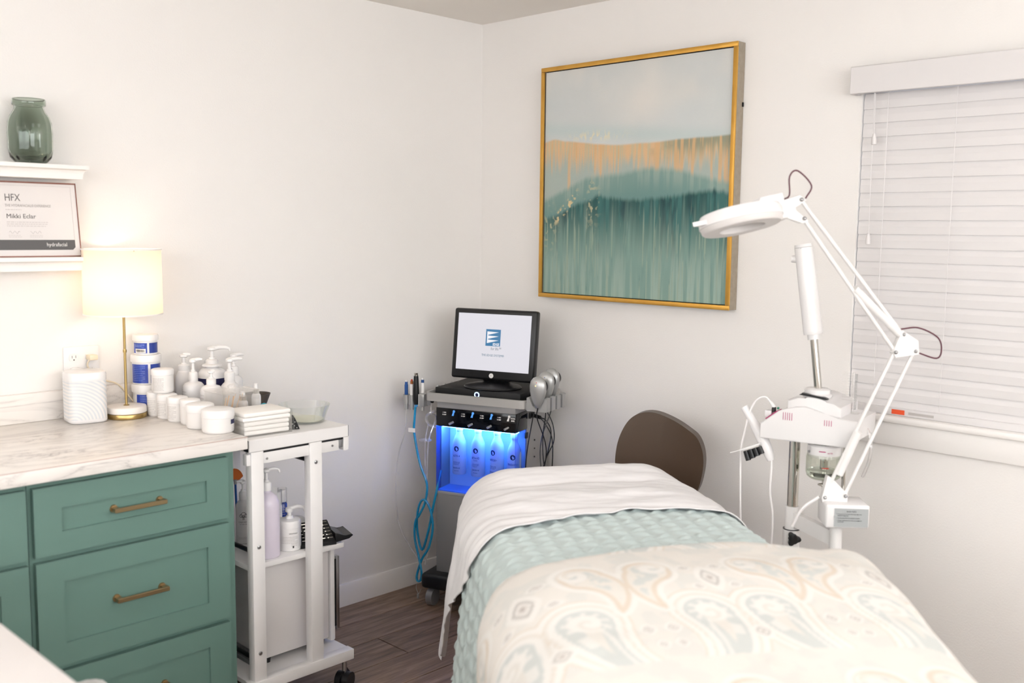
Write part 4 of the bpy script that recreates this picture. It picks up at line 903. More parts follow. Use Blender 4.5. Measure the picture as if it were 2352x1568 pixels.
t = mthing('drain_tube', 'thin clear tube hanging from the left holder to the floor', 'tube', -.168, 0, .806)
MB().tube([(0, 0, 0), (-.004, -.003, -.09), (-.035, -.006, -.20), (-.045, -.01, -.34), (-.028, -.012, -.49), (.024, -.014, -.575), (.07, -.012, -.63)], .0024, 8).build('tubing', CLEARH, t)
# LED light heads in the right holder
for k, (u, d, z, dots, lab) in enumerate(((.442, -.045, .868, (RED, mat('dot_cream', '#F2E8B8', .4, emis='#F2E8B8', es=.3)), 'nearest silver light-therapy head with red dot in the right holder'), (.436, .048, .876, (BLUEP, None), 'middle silver light-therapy head with blue dot in the right holder'), (.440, .092, .884, (BLUEP, None), 'rear silver light-therapy head with blue dot in the right holder'))):
    t = mthing('light_head', lab, 'light head', u, d, z, 'silver light-therapy heads'); H_ = .122
    prof_ = [(0, 0), (.008, .002), (.018, .018), (.028, .042), (.0335, .066), (.034, .085), (.030, .103), (.020, .116), (.008, .1215), (0, .122)]
    me = MB().lathe(prof_, 36)
    for v_ in me.bm.verts: v_.co.y = v_.co.y*(.52 if v_.co.y < 0 else .75)
    me.build('shell', SILVER, t, 60)
    rr_ = MB().lathe([(.026, 0), (.027, .004), (.027, .014), (.024, .018), (0, .018)], 28); rr_.build('lamp_window', BLACK, t, 40, Matrix.Translation((.004, .012, .082)) @ Matrix.Rotation(R(-90), 4, 'X'))
    MB().ell((.0, -.0145, .100), (.0028, .002, .0028), 10, 6).build('indicator_dot', dots[0], t)
    if dots[1]: MB().ell((-.003, -.0172, .088), (.0034, .002, .0034), 10, 6).build('indicator_dot', dots[1], t)
    pth = ([(.0, 0, .002), (-.004, .005, -.04), (.012, .05, -.14), (.006, .07, -.22), (-.03, .08, -.36)], [(0, 0, .002), (0, .0, -.05), (-.01, .0, -.14), (.0, -.01, -.24), (.035, -.01, -.40)], [(0, 0, .002), (.0, 0, -.05), (-.024, -.03, -.15), (-.02, -.05, -.25), (.025, -.07, -.42)])[k]
    MB().tube(pth, .0022, 7).build('cable', BLACK, t)
for k, pth in enumerate(([(.375, .138, .839), (.40, .14, .825), (.425, .15, .77), (.43, .15, .70), (.40, .14, .62), (.375, .13, .45)], [(.375, .138, .796), (.40, .14, .785), (.418, .15, .74), (.41, .14, .66), (.385, .13, .56), (.365, .13, .45)], [(.375, .13, .796), (.395, .13, .78), (.425, .14, .72), (.43, .14, .62), (.418, .14, .45)], [(.385, .06, .852), (.372, .05, .76), (.352, .06, .66), (.345, .06, .55), (.345, .06, .45)])):
    MB().tube(pth, .0022, 7).build('power_cable', BLACK, mc)

# ================================================================ TREATMENT BED
BRZ = R(-35); BC = (-1.210, -1.901)
def bp(x, y, z=0): c, s_ = math.cos(BRZ), math.sin(BRZ); return (BC[0]+x*c-y*s_, BC[1]+x*s_+y*c, z)
tb = thing('treatment_bed', 'padded treatment bed under the layered blankets', 'bed', (BC[0], BC[1], 0), BRZ)
bx('mattress_pad', PADM, tb, -.35, .35, -.95, .90, .62, .705, .03); bx('frame', WOOD, tb, -.33, .33, -.93, .87, .56, .622, .004)
for x in (-.27, .27):
    for y in (-.80, .72): bx('leg', WOOD, tb, x-.025, x+.025, y-.025, y+.025, 0, .562, .003)
bx('stretcher', WOOD, tb, -.25, .25, .705, .735, .18, .24); bx('stretcher', WOOD, tb, -.25, .25, -.815, -.785, .18, .24)
def crown(x, y):                                  # height of the bedding's top over the floor
    return .742-.018*(np.abs(x)/.37)**2.5-.02*smooth(.85, 1.0, y)
def drape(S, Y, off, flareL=.05, flareR=.05, fold=.008, seed=1, rad=.085, hw=None):
    """S: signed arc length across the bed, Y: along the bed -> points"""
    hw = .395-.055*smooth(.55, .98, Y) if hw is None else hw
    a = hw-rad; t = np.abs(S); sg = np.sign(S); q = rad*PI/2
    ang = np.clip((t-a)/rad, 0, PI/2); drop = np.clip(t-a-q, 0, None)
    fl_ = np.where(S < 0, flareL, flareR)
    wv_ = fold*np.sin(Y*21+2.3*np.sin(Y*6+seed)+seed)*smooth(0, .25, drop)*(1+.5*np.sin(Y*47+seed*2))
    x = np.where(t < a, t, a+(rad+off)*np.sin(ang))+drop*fl_*1.1+wv_
    z = crown(np.minimum(t, hw), Y)-np.where(t < a, 0, rad*(1-np.cos(ang)))-drop*np.sqrt(1-np.minimum(fl_*1.1, .8)**2)+off*np.cos(ang)
    return np.stack([sg*x, Y, z], -1)
def cloth(name, label, cat, P, m, Cc=None, thick=.004):
    me = grid_mesh(P, Cc, name); o = link(name, me, m, None, 0); me.shade_smooth(); o.location = (BC[0], BC[1], 0); o.rotation_euler = (0, 0, BRZ)
    s_ = o.modifiers.new('thickness', 'SOLIDIFY'); s_.thickness = thick; s_.offset = -1
    return tag(o, label, cat)
# quilt with woven relief
SL = .31+.085*PI/2+.36
s_ = np.linspace(-SL, SL, 300); y_ = np.linspace(-1.0, .47, 300); S, Y = np.meshgrid(s_, y_, indexing='ij')
Pq = drape(S, Y, .010, .10, .06, .006, 1)
cw, chh = .052, .040
jj = np.floor(S/cw); ii = np.floor((Y+.5*chh*(jj % 2))/chh); lx = S/cw-jj-.5; ly = (Y+.5*chh*(jj % 2))/chh-ii-.5; sg = np.where(((ii+jj) % 2) == 0, 1., -1.)
rx = (lx+sg*ly)*.7071; ry = (-sg*lx+ly)*.7071
hq = np.exp(-(rx/.42)**4-(ry/.20)**4)*(.75+.25*np.cos(ry*14))
du = np.gradient(Pq, axis=0); dv = np.gradient(Pq, axis=1); nn = np.cross(du, dv); nn /= np.linalg.norm(nn, axis=-1, keepdims=True)+1e-9
Pq = Pq+nn*(hq*.0075+.003*(fbm(S*30+50, Y*30+50, 81, 3)-.5))[..., None]
cloth('quilt', 'pale sage quilt with woven relief on the treatment bed', 'quilt', Pq, QUILTM)
# white sheet folded over the head end
ns, ny = 260, 150
T, W = np.meshgrid(np.linspace(-1, 1, ns), np.linspace(0, 1, ny), indexing='ij')
S = np.where(T < 0, T*(SL+.02), T*(SL-.06))
dL = smooth(.36, .85, -S); dR = smooth(.36, .75, S)
ymin = .385+.03*np.sin(S*5+1)+.006*np.sin(S*37)+dL*.40+dR*.20-.05*smooth(.1, -.35, S)*(1-dL)
ymax = 1.03-.0*S
Y = ymin+(ymax-ymin)*W
Yb = np.clip(Y, None, .955); over = np.clip(Y-.93, 0, None)
Ps = drape(S, Yb, .022, .13, .06, .005, 3)
Ps[..., 2] -= 1.1*over**1.15
top = smooth(.34, .22, np.abs(S))
Ps[..., 2] += top*(.030*np.exp(-((Y-.83)/.085)**2)+.012*np.exp(-((Y-.60)/.12)**2)-.006*np.exp(-((Y-.715)/.02)**2))
fo = .0035*np.sin(Y*52+4*np.sin(S*3.1+Y*3)+9*fbm(S*3+9, Y*4+9, 91))*smooth(.35, .6, fbm(S*4+60, Y*5+60, 97))+.020*(fbm(S*4+20, Y*14+20, 95)-.5)+.003*np.sin(Y*120+S*6)*smooth(.47, .42, Y)
Ps[..., 2] += fo*smooth(.45, .25, np.abs(S))*.9; Ps[..., 0] += np.sign(S)*fo*1.2*smooth(.3, .42, np.abs(S))
hem = np.exp(-((Y-ymin)/.012)**2); Ps[..., 2] += hem*.004*smooth(.45, .25, np.abs(S))
tail = smooth(.66, .80, -S)*smooth(.55, .72, Y); Ps[..., 2] -= tail*.045*np.exp(-((Y-.86)/.09)**2)
cloth('white_sheet', 'white sheet folded over the head end of the bed, corner hanging low', 'sheet', Ps, SHEETM, None, .003)
# paisley blanket on the foot half
def paisley(u, v):
    base = np.zeros(u.shape+(3,))+L3('#ECE6DE')
    TAN, BLU, WHT, GRY, CRM = L3('#DEC9B0'), L3('#C3CDCC'), L3('#F6F3EE'), L3('#9E9894'), L3('#E9E3DA')
    W_, Hh = .38, .46
    uu = np.abs(np.mod(u+.19, W_)-.19); vv = np.mod(v+.10, Hh)-.10
    base = mixc(base, BLU, smooth(.5, .62, fbm(u*26+90, v*26+90, 101, 3))*.35)
    def comma(cx, cy, r0, pts):
        d = np.hypot(uu-cx, vv-cy)-r0
        n_ = 26
        for k in range(n_):
            t_ = k/(n_-1); px = (1-t_)**2*pts[0][0]+2*t_*(1-t_)*pts[1][0]+t_*t_*pts[2][0]; py = (1-t_)**2*pts[0][1]+2*t_*(1-t_)*pts[1][1]+t_*t_*pts[2][1]
            d = np.minimum(d, np.hypot(uu-px, vv-py)-r0*(1-t_)**.8*.95)
        return d
    def scroll(col, cx, cy, r0, pts, fill, hand=1):
        d = comma(cx, cy, r0, pts); th = np.arctan2(vv-cy, uu-cx)*hand; rho = np.hypot(uu-cx, vv-cy)
        col = mixc(col, TAN, smooth(.036, .033, d)*.75); col = mixc(col, WHT, smooth(.0315, .0295, d)); col = mixc(col, CRM, smooth(.019, .0175, d)); col = mixc(col, TAN, smooth(.0185, .0175, d)*smooth(.0150, .016, d)*.5); col = mixc(col, WHT, smooth(.0115, .010, d))
        col = mixc(col, fill, smooth(.001, -.001, d))
        sc = smooth(.1, .5, np.cos(th*9+d*90))*smooth(-.006, -.010, d)*smooth(-.034, -.028, d); col = mixc(col, WHT, sc*.75)
        col = mixc(col, CRM, smooth(-.026, -.030, d)*.9)
        sp = np.mod(th/(2*PI)-rho/.030, 1); col = mixc(col, WHT, smooth(.36, .30, np.abs(sp-.5))*smooth(r0*.75, r0*.6, rho))
        return col
    base = scroll(base, .066, .055, .050, ((.066, .045), (.045, -.09), (.15, -.16)), BLU, 1)
    d2 = comma(.118, .235, .045, ((.118, .225), (.19, .17), (.145, .08)))
    c2 = mixc(mixc(base, TAN, smooth(.006, .004, d2)), L3('#ECE5DB'), smooth(-.003, -.007, d2)); c2 = mixc(c2, BLU, smooth(-.009, -.016, d2)*smooth(.38, .55, fbm(u*70, v*70, 111, 2))*.9)
    th = np.arctan2(vv-.245, uu-.105); rho = np.hypot(uu-.105, vv-.245); sp = np.mod(th/(2*PI)+rho/.032, 1)
    c2 = mixc(c2, WHT, smooth(.36, .28, np.abs(sp-.5))*smooth(.036, .028, rho)); c2 = mixc(c2, WHT, smooth(.020, .017, d2)*smooth(.006, .009, d2))
    base = mixc(base, c2, smooth(.022, .020, d2))
    def flower(col, cx, cy, ax, ay):
        q = np.abs(uu-cx)/ax+np.abs(vv-cy)/ay; q2 = np.hypot((uu-cx)/ax, (vv-cy)/ay); q = .5*q+.5*q2
        col = mixc(col, WHT, smooth(1.5, 1.35, q)); col = mixc(col, GRY, smooth(.95, .85, q)*smooth(.55, .65, q)*.8); col = mixc(col, L3('#E0DAD4'), smooth(.55, .45, q)); return mixc(col, L3('#8C7A76'), smooth(.26, .18, q)*.9)
    base = flower(base, 0, .185, .022, .040); base = flower(base, .035, .235, .013, .011); base = flower(base, .040, .150, .011, .010); base = flower(base, .165, .005, .013, .014); base = flower(base, .172, -.05, .010, .011); base = flower(base, .0, -.03, .016, .020)
    return (L3('#F0EBE4')*.42+base*.58)*.82
nb, nl = 420, 430
SB = .31+.085*PI/2
s_ = np.linspace(-SB-.40, SB+.30, nb); y_ = np.linspace(-1.10, .0, nl); S, Y0 = np.meshgrid(s_, y_, indexing='ij')
edge = -.035-.055*smooth(.05, .35, -S)-.13*smooth(.38, .75, -S)-.06*smooth(.15, .5, S)+.006*np.sin(S*14)+.010*(fbm(S*6+5, S*0+5, 131)-.5)
Y = -1.10+(Y0+1.10)/1.10*(1.10+edge)
colb = paisley(S*1.0+.03+.12*Y, Y+.02)
hwB = np.where(S > 0, np.interp(Y, [-1, -.8, -.55, -.3, -.1, 0], [.40, .40, .43, .475, .50, .50]), .425)
Pb = drape(S, np.clip(Y, -.99, None), .050, .08, .16, .009, 5, rad=.12, hw=hwB)
Pb[..., 2] -= np.clip(-.93-Y, 0, None)*.9
Pb[..., 2] += .030*smooth(-.48, -.24, Y)-.035*smooth(-.42, -.75, Y)
ed = np.exp(-((Y-edge)/.030)**2); Pb[..., 2] -= ed*.022*smooth(.5, .3, np.abs(S)); Pb[..., 0] -= ed*.018*np.sign(S)*smooth(.35, .5, np.abs(S))
pf_ = .010*(fbm(S*6+40, Y*6+40, 121)-.5)
Pb[..., 2] += pf_*smooth(.55, .3, np.abs(S)); Pb[..., 2] += .014*smooth(.34, .44, S)*smooth(.64, .50, S)*np.exp(-((Y-edge+.03)/.06)**2)
cloth('paisley_blanket', 'cream paisley-printed blanket spread over the foot of the bed', 'blanket', Pb, PAISLEY, colb, .010)

# ================================================================ STOOL
st_ = thing('rolling_stool', 'dark brown leather stool with curved backrest behind the bed head', 'stool', (-.43, -1.10, 0), R(0))
MB().lathe([(0, .50), (.16, .50), (.185, .512), (.19, .535), (.182, .558), (.15, .57), (0, .572)], 48).build('seat', BROWN, st_)
MB().cyl((0, 0, .12), (0, 0, .50), .024, n=18).build('column', CHROME, st_)
for k in range(5):
    a = 2*PI*k/5+.3; ca, sa = math.cos(a), math.sin(a); MB().obox((ca*.02, sa*.02, .105), (ca*.23, sa*.23, .075), .035, .022).build('base_arm', CHROME, st_)
    MB().cyl((ca*.22-sa*.014, sa*.22+ca*.014, .027), (ca*.22+sa*.014, sa*.22-ca*.014, .027), .027, n=20).cyl((ca*.22, sa*.22, .03), (ca*.22, sa*.22, .075), .007, n=8).build('caster', BLACK, st_)
# outline traced in the plane of the backrest (across, height)
ol = [(-.186, .745), (-.178, .800), (-.158, .850), (-.128, .888), (-.085, .908), (-.03, .909), (.045, .888), (.11, .860), (.148, .838), (.172, .800), (.180, .755), (.174, .705), (.158, .655), (.128, .622), (.07, .610), (-.06, .612), (-.125, .630), (-.165, .672), (-.183, .710)]
pts = [Vector((a, b)) for a, b in ol]; sm = []
for i in range(len(pts)):
    a, b, c_, d_ = pts[i-1], pts[i], pts[(i+1) % len(pts)], pts[(i+2) % len(pts)]
    for k in range(4):
        q = k/4; v_ = .5*((2*b)+(c_-a)*q+(2*a-5*b+4*c_-d_)*q*q+(3*b-a-3*c_+d_)*q**3); sm.append((v_.x, v_.y))
m = MB(); m.prism(sm, 'y', -.025, .025, .016)
bmesh.ops.triangulate(m.bm, faces=[f for f in m.bm.faces if len(f.verts) > 8])
bmesh.ops.subdivide_edges(m.bm, edges=[e for e in m.bm.edges if e.calc_length() > .06], cuts=3, use_grid_fill=False)
for v_ in m.bm.verts: v_.co.y += -1.1*v_.co.x**2
ba = R(202)-PI; 
m.build('backrest', BROWN, st_, 60, Matrix.Translation((.172, -.118, 0)) @ Matrix.Rotation(R(-68), 4, 'Z') @ Matrix.Diagonal((.86, 1, 1, 1)))
MB().tube([(.10, -.04, .50), (.20, -.08, .51), (.235, -.11, .58), (.215, -.112, .70)], .011, 10).build('back_support', CHROME, st_)

# ================================================================ STEAMER ON STAND
SRZ = R(-80); SX, SY = -.36, -1.782
sm_ = thing('facial_steamer', 'white facial steamer on chrome stand with vented head between bed and window', 'steamer', (SX, SY, 0), SRZ)
for k in range(5):
    a = 2*PI*k/5+.9; ca, sa = math.cos(a), math.sin(a); MB().obox((ca*.02, sa*.02, .09), (ca*.22, sa*.22, .07), .04, .025).build('base_arm', WMETAL, sm_)
    MB().cyl((ca*.21-sa*.012, sa*.21+ca*.012, .025), (ca*.21+sa*.012, sa*.21-ca*.012, .025), .025, n=20).cyl((ca*.21, sa*.21, .03), (ca*.21, sa*.21, .07), .006, n=8).build('caster', BLACK, sm_)
MB().cyl((0, 0, .07), (0, 0, .632), .026, n=28).build('lower_tube', WMETAL, sm_); MB().cyl((0, 0, .632), (0, 0, .634), .0262, n=28).build('tube_seam', BLACK, sm_)
MB().cyl((0, 0, .634), (0, 0, .705), .0215, n=28).build('collar', WMETAL, sm_); MB().cyl((0, 0, .70), (0, 0, .925), .0168, n=28).build('chrome_pole', CHROME, sm_)
k3 = MB(); k3.prism([((.017+.006*math.cos(3*a))*math.cos(a), .612+(.017+.006*math.cos(3*a))*math.sin(a)) for a in [2*PI*q/36 for q in range(36)]], 'y', -.052, -.034, .003); k3.cyl((.0, -.036, .612), (0, -.02, .612), .007, n=12); k3.build('tightening_knob', BLACK, sm_, 40, Matrix.Rotation(R(28), 4, 'Z'))
# bracket to the lamp socket
brk = Vector((.165, -.098)); MB().obox((.008, -.005, .668), (brk.x, brk.y, .655), .022, .044).build('bracket_arm', WMETAL, sm_); MB().cyl((brk.x, brk.y, .610), (brk.x, brk.y, .700), .018, n=24).build('bracket_socket', WMETAL, sm_)
# head
FV, BV = -.072, .135
hd = MB(); hd.prism([(-.088, .920), (.172, .922), (.203, .945), (.203, 1.004), (.15, 1.006), (.110, 1.012), (.075, 1.024), (.045, 1.030), (.015, 1.026), (-.02, 1.014), (-.032, 1.010), (-.088, .966)], 'y', FV, BV, .005); hb_ = hd.build('head_housing', WHITEG, sm_, 35)
MB().prism([(-.012, 1.012), (.150, 1.006), (.150, 1.036), (.128, 1.040), (.105, 1.052), (.075, 1.060), (.045, 1.058), (.02, 1.048), (-.012, 1.044)], 'y', FV+.02, BV-.01, .004).build('top_cover', WHITEG, sm_, 35)
for u0, n_, sp in ((-.0165, 5, .0066), (.1085, 4, .0068)):
    for k in range(n_): bx('vent_slot', MAGENTA, sm_, u0+k*sp, u0+k*sp+.0016, FV-.0006, FV+.001, .985-(.004 if u0 > 0 else 0), 1.008-(.010 if u0 > 0 else 0))
MB().prism([(-.076, .976), (-.040, 1.004), (-.043, 1.007), (-.079, .979)], 'y', FV+.02, FV+.06).build('switch_plate', MAGENTA, sm_)
bx('rocker_switch', WHITEG, sm_, -.083, -.062, FV+.025, FV+.05, .984, 1.003, .002); bx('rocker_switch', BLACK, sm_, -.062, -.052, FV+.025, FV+.04, 1.0, 1.014, .001)
MB().ell((-.043, FV+.03, 1.013), (.004, .004, .004), 10, 6).build('indicator_lamp', mat('green_lamp', '#2F7A60', .3), sm_)
# neck + steam arm
MB().lathe([(0, 1.055), (.042, 1.055), (.045, 1.060), (.045, 1.064), (.038, 1.067), (.038, 1.078), (.034, 1.081), (0, 1.082)], 36, (.064, -.007, 0)).build('neck_ring', WHITEG, sm_)
MB().prism([(.024, 1.0635), (.110, 1.0555), (.108, 1.0595), (.098, 1.0625), (.034, 1.0695)], 'y', -.056, -.040).build('neck_slot', BLACK, sm_)
A0, A1, A2 = Vector((.066, -.007, 1.078)), Vector((.046, -.007, 1.232)), Vector((.001, -.007, 1.512)); dr = (A2-A1).normalized()
MB().cyl(A0, A1, .0115, n=24).build('chrome_tube', CHROME, sm_)
m = MB(); m.cyl(A1-dr*.004, A1+dr*.012, .0185, n=28); m.cyl(A1+dr*.012, A1+dr*.020, .028, .029, n=32); m.cyl(A1+dr*.020, A2-dr*.010, .029, .0265, n=32); m.cyl(A2-dr*.009, A2, .0265, .025, n=32); m.build('steam_nozzle', WHITEG, sm_, 35)
MB().cyl(A2-dr*.045+Vector((-.026, 0, 0)), A2-dr*.045+Vector((-.040, -.004, 0)), .012, .010, n=18).build('nozzle_outlet', WHITEG, sm_); MB().ell(A2-dr*.012+Vector((.0, -.026, 0)), (.0015, .001, .0015), 8, 6).build('screw', STEEL, sm_)
# water jar
jc = (.093, -.004)
MB().lathe([(.044, .915), (.050, .910), (.050, .880), (.048, .876)], 40, (jc[0], jc[1], 0)).build('jar_clamp_ring', WHITEG, sm_)
MB().lathe([(.040, .93), (.043, .905), (.050, .884), (.053, .872), (.053, .828), (.050, .816), (.040, .808), (0, .806)], 44, (jc[0], jc[1], 0)).build('glass_jar', glassmat('jar_glass', '#E8EAE4', .06, tint='#F0F2EC'), sm_)
MB().lathe([(0, .810), (.038, .811), (.048, .818), (.050, .828), (.050, .832), (0, .832)], 40, (jc[0], jc[1], 0)).build('jar_water', WATER, sm_)
MB().cyl((jc[0], jc[1], .835), (jc[0], jc[1], .93), .012, n=18).build('heating_element', CHROME, sm_)
for z, x_ in ((.897, -.002), (.848, .018)): MB().arc(.0515 if z > .87 else .0535, -PI/2+x_*10, -PI/2+x_*10+.38, z, z+.0028, .0006, 4).build('level_mark', RED if z < .87 else MAGENTA, sm_, 0, Matrix.Translation((jc[0], jc[1], 0)))
text('WATER', .006, MAGENTA, sm_, (jc[0]+.030, jc[1]-.0445, .893), R(35), sx=.8)
MB().cyl((jc[0]-.034, jc[1]-.040, .893), (jc[0]-.036, jc[1]-.043, .893), .004, n=12).build('clamp_screw', STEEL, sm_)
MB().cyl((.152, .0, .70), (.152, 0, .925), .006, n=14).build('support_rod', CHROME, sm_); MB().cyl((jc[0], jc[1], .77), (jc[0], jc[1], .806), .004, n=12).build('drain_stem', CHROME, sm_); MB().ell((jc[0], jc[1]-.004, .787), (.016, .006, .005), 14, 8).build('drain_tap', CHROME, sm_)
MB().tube([(.19, .05, .975), (.215, .04, .94), (.218, .03, .88), (.20, .03, .82)], .005).build('side_hose', CLEARH, sm_)
# comb-like electrode rack on the head
m = MB(); m.box(.150, .156, .05, .062, 1.006, 1.13, .001); 
for k in range(14): m.cyl((.120, .056, 1.020+k*.0082), (.152, .056, 1.020+k*.0082), .0011, n=6)
m.box(.105, .175, .035, .075, 1.006, 1.010); m.build('electrode_rack', ACRYL, sm_)
m = MB()
for k in range(26): m.box(.157, .163, .052, .060, 1.018+k*.0042, 1.0198+k*.0042)
m.build('rack_teeth', SILVER, sm_)
# wand holder
hd = MB(); hd.prism([(-.152, .868), (-.088, .897), (-.088, .903), (-.152, .874)], 'y', -.065, -.030); hd.build('wand_holder', WHITEG, sm_)
for k in range(4): x_ = -.142+k*.0145; MB().cyl((x_+.004, -.050, .869+k*.0065), (x_+.014, -.050, .840+k*.009), .0085, n=14).build('holder_tube', BLACK, sm_)
MB().obox((-.150, -.05, .872), (-.185, -.06, .858), .002, .002).build('holder_wire', WHITE, sm_)
def sp(x, y, z): c, s_ = math.cos(SRZ), math.sin(SRZ); return (SX+x*c-y*s_, SY+x*s_+y*c, z)
t = thing('facial_wand', 'white handheld facial wand resting in the holder left of the steamer', 'wand', sp(-.062, -.035, .846), SRZ)
MB().tube([(0, 0, 0), (-.012, 0, .030), (-.036, 0, .075), (-.062, 0, .115), (-.092, 0, .158)], lambda q: .0105+.008*math.sin(PI*min(1, q*1.15))*1.0+(.002 if q > .8 else 0), 18).build('wand_body', WHITEG, t)
MB().tube([(.002, 0, .004), (.004, -.002, -.03), (.002, 0, -.10), (.012, .004, -.18), (.010, .004, -.30)], .0035, 8).build('cord', CORDM, t)
t = thing('wand_lead', 'white coiled lead from the steamer switch down past the wand', 'cord', sp(-.058, -.035, 1.012), SRZ)
MB().cyl((0, 0, 0), (-.012, 0, .016), .007, .005, n=12).build('connector', WHITE, t); MB().tube([(-.012, 0, .016), (-.030, 0, .030), (-.054, -.004, .020), (-.075, -.006, -.02), (-.090, -.008, -.09), (-.100, -.004, -.15), (-.098, 0, -.30), (-.093, .004, -.42)], .003, 8).build('lead', CORDM, t)

# ================================================================ MAGNIFYING LAMP (arm clamped into the stand's socket)
bs = Vector(sp(brk.x, brk.y, 0)); B0 = Vector((bs.x, bs.y, .7005))
ml = thing('magnifying_lamp', 'white magnifying lamp on a sprung double arm beside the steamer', 'lamp', B0, 0)
def W3(p): return Vector(p)-B0
rot = face_rz(bs.x, bs.y)
RM = Matrix.Rotation(rot+R(14), 4, 'Z')
bb = MB(); bb.box(-.068, .056, -.045, .060, .000, .070, .007, 3); bb.build('ballast_box', WHITEG, ml, 40, Matrix.Translation((.012, -.022, 0)) @ RM)
MB().cyl((0, 0, -.012), (0, 0, .014), .013, n=20).build('pivot_pin', WHITE, ml)
np_ = MB(); np_.box(-.044, .052, -.0462, -.0455, .006, .060); NPM = Matrix.Translation((.012, -.022, 0)) @ RM; plate = np_.build('notes_plate', PANELGREY, ml, 0, NPM)
def ntext(s, size, x, z, al='CENTER', sx=1, bold=0):
    me = textmesh(s, size, al, sx=sx, bold=bold); me.transform(NPM @ Matrix.Translation((x, -.0468, z)) @ Matrix.Rotation(PI/2, 4, 'X')); link('lettering', me, INKD, plate, 0)
ntext('N O T E S', .0062, .004, .0495, bold=.0001)
for q, (s, z) in enumerate((('1. The lamp arm can be rotated left and right; tighten it by', .0425), ('   turning the triangle knob.', .0380), ('2. Turn the switch off when the operation is complete.', .0310), ('3. The glass magnifies the mirror. Put it out of sunlight and', .0240), ('   cover the lens.', .0195))): ntext(s, .0038, -.037, z, 'LEFT', .78)
EL = Vector((-.336, -2.112, 1.225)); UP = Vector((-.658, -1.937, 1.624)); HC = Vector((-.823, -1.847, 1.583))
J0 = Vector((B0.x-.010, B0.y+.002, .783))
side = Vector((.70, -.71, 0))
def arm(name, a, b, r): MB().cyl(W3(a), W3(b), r, n=12).build(name, WMETAL, ml)
# lower pair of bars
La, Lb = J0+Vector((-.012, .030, -.004)), J0+side*.026+Vector((0, 0, .004))
Ea, Eb = EL+Vector((-.045, .025, -.010)), EL+side*.012+Vector((0, 0, -.008))
arm('lower_arm_bar', La, Ea, .0055); arm('lower_arm_bar', Lb, Eb, .0055)
dl = (Ea-La).normalized(); MB().cyl(W3(La+dl*.075+side*.012), W3(La+dl*.215+side*.008), .0125, n=16).build('spring_sleeve', WMETAL, ml)
# base fork and elbow plates
def plate3(name, pts, th):
    P_ = [W3(p) for p in pts]; nrm = (P_[1]-P_[0]).cross(P_[2]-P_[0]).normalized()*th/2; m = MB(); A = [m.bm.verts.new(p+nrm) for p in P_]; B = [m.bm.verts.new(p-nrm) for p in P_]; n = len(P_)
    m.bm.faces.new(A); m.bm.faces.new(B[::-1])
    for k in range(n): m.bm.faces.new((A[k], A[(k+1) % n], B[(k+1) % n], B[k]))
    return m.build(name, WMETAL, ml, 30)
plate3('base_fork', [La+Vector((-.006, .006, .0)), La+Vector((.004, -.004, .065)), La+Vector((.012, -.012, .060)), Lb+Vector((.005, -.005, .006)), Lb+Vector((.004, -.004, -.026)), La+Vector((-.004, .004, -.016))], .020)
plate3('elbow_plate', [Ea+Vector((-.006, .006, 0)), EL+Vector((-.030, .016, .052)), EL+side*.018+Vector((0, 0, .022)), EL+side*.022+Vector((0, 0, -.016)), Ea+Vector((0, 0, -.014))], .018)
# upper pair
Ua, Ub = UP+Vector((-.008, .004, .010)), UP+Vector((.000, -.002, -.040))
Fa, Fb = EL+Vector((-.024, .014, .040)), Ea+Vector((.002, 0, .002))
arm('upper_arm_bar', Ua, Fa, .0055); arm('upper_arm_bar', Ub, Fb, .0055)
du_ = (Fa-Ua).normalized(); MB().cyl(W3(Ub+(Fb-Ub)*.53+Vector((.004, -.002, .006))), W3(Fa+Vector((-.004, .002, -.004))), .0115, n=16).build('spring_sleeve', WMETAL, ml)
plate3('head_fork', [Ua+Vector((-.006, .004, .012)), Ua+Vector((.012, -.006, .0)), UP+Vector((-.030, .016, -.014)), Ub+Vector((.012, -.006, -.006)), Ub+Vector((-.006, .004, -.012)), UP+Vector((-.075, .041, -.030)), UP+Vector((-.078, .043, .0))], .016)
for q in (Ua, Ub, La, Lb, Ea, Eb, Fa, UP+Vector((-.055, .03, -.012))): MB().ell(W3(q)+Vector((-.55, -.60, .05)).normalized()*.011, (.0055, .0055, .0055), 12, 8).build('pivot_screw', STEEL, ml)
# head, built flat then tilted
hx = (UP-HC); hx.z = 0; hx.normalize(); hyv = Vector((-hx.y, hx.x, 0))
tilt = Matrix.Rotation(R(-14), 4, Vector(hx)) @ Matrix.Rotation(R(-7), 4, hyv)
HM = Matrix.Translation(W3(HC)) @ tilt @ Matrix(((hx.x, hyv.x, 0, 0), (hx.y, hyv.y, 0, 0), (0, 0, 1, 0), (0, 0, 0, 1)))
def hp_(m_, mm, name, ang=35): return m_.build(name, mm, ml, ang, HM)
hp_(MB().lathe([(.055, .019), (.085, .022), (.104, .018), (.110, .008), (.111, -.012), (.108, -.014), (.06, -.012), (.055, -.010), (.055, .019)], 56), WHITEG, 'head_shell')
hp_(MB().lathe([(.108, -.013), (.106, -.024), (.102, -.028), (.06, -.028), (.056, -.022), (.056, -.012), (.108, -.013)], 56), mat('diffuser_ring', '#D9D4D1', .4), 'light_ring')
hp_(MB().lathe([(0, .008), (.03, .006), (.056, 0), (.03, -.010), (0, -.014)], 40), mat('lens_glass', '#E6E6E4', .02, trans=.85, ior=1.35), 'magnifier_lens', 60)
m = MB(); m.prism([(-.142, -.002), (-.085, .026), (-.085, -.028)], 'z', -.008, .003); hp_(m, WHITEG, 'lift_tab')
m = MB(); m.prism([(.040, .016), (.125, .016), (.125, .050), (.055, .044)], 'y', -.028, .028, .003); m.box(.085, .128, -.030, .030, -.020, .02, .004); hp_(m, WHITEG, 'switch_housing')
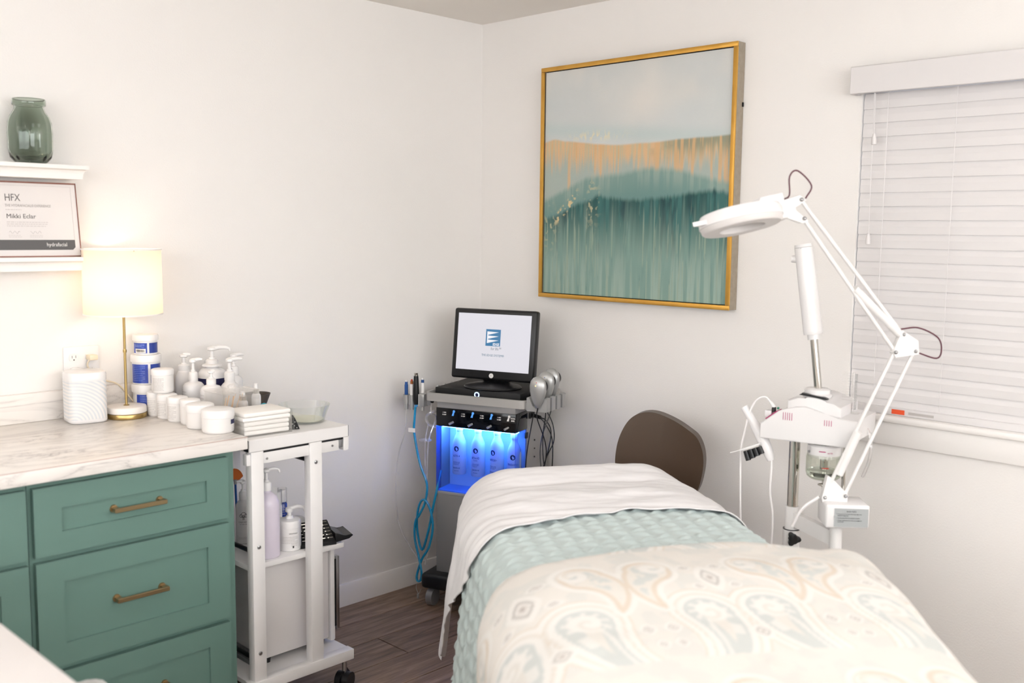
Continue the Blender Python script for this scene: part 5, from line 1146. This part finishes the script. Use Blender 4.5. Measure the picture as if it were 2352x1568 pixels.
m = MB(); m.box(.126, .150, -.010, .010, .004, .028, .002); m.box(.152, .168, -.008, .008, .002, .026, .002); hp_(m, WHITEG, 'swivel_joint')
w0 = HM @ Vector((.128, 0, .036)); w1 = W3(Ua)+Vector((.012, -.008, .004))
MB().tube([w0, w0+Vector((.025, -.014, .012)), w0*.65+w1*.35+Vector((0, 0, .060)), w0*.35+w1*.65+Vector((0, 0, .075)), w1+Vector((.014, -.008, .035)), w1], .0022, 8).build('wire_loop', REDWIRE, ml)
v0 = W3(EL)+Vector((-.03, .016, .055)); v1 = W3(EL)+side*.022+Vector((0, 0, -.012))
MB().tube([v0, v0+side*.05+Vector((0, 0, .004)), v0+side*.105+Vector((0, 0, -.022)), v0+side*.118+Vector((0, 0, -.058)), v1+side*.055+Vector((0, 0, -.016)), v1], .0022, 8).build('wire_loop', REDWIRE, ml)
MB().tube([W3(La)+Vector((-.01, .01, 0)), W3(La)+Vector((-.03, .05, -.04)), W3(La)+Vector((-.03, .08, -.10))], .0045, 8).build('lead', CORDM, ml)

# ================================================================ FOREGROUND FURNITURE (bottom left corner)
dk_ = thing('white_desk', 'white table top cut off by the bottom left corner', 'table', (0, 0, 0))
bx('table_top', mat('table_white', '#DFDAD8', .4), dk_, -3.05, -2.516, -2.02, -.80, .772, .80, .004)
for x in (-3.0, -2.58):
    for y in (-1.97, -.86): bx('leg', WMETAL, dk_, x-.018, x+.018, y-.018, y+.018, 0, .772, .002)
bx('apron', WMETAL, dk_, -3.0, -2.58, -.875, -.855, .70, .772); bx('apron', WMETAL, dk_, -3.0, -2.58, -1.98, -1.96, .70, .772)
sd = thing('side_stand', 'small white round-cornered stand tucked under the white table', 'stand', (-2.41, -1.385, 0))
MB().prism(rrect(-.105, .105, -.135, .135, .022), 'z', .578, .60, .004).build('stand_top', WHITEG, sd)
MB().cyl((0, 0, .03), (0, 0, .58), .018, n=18).build('column', WMETAL, sd); MB().lathe([(0, 0), (.10, 0), (.10, .012), (.03, .03), (0, .03)], 36).build('foot', WMETAL, sd)
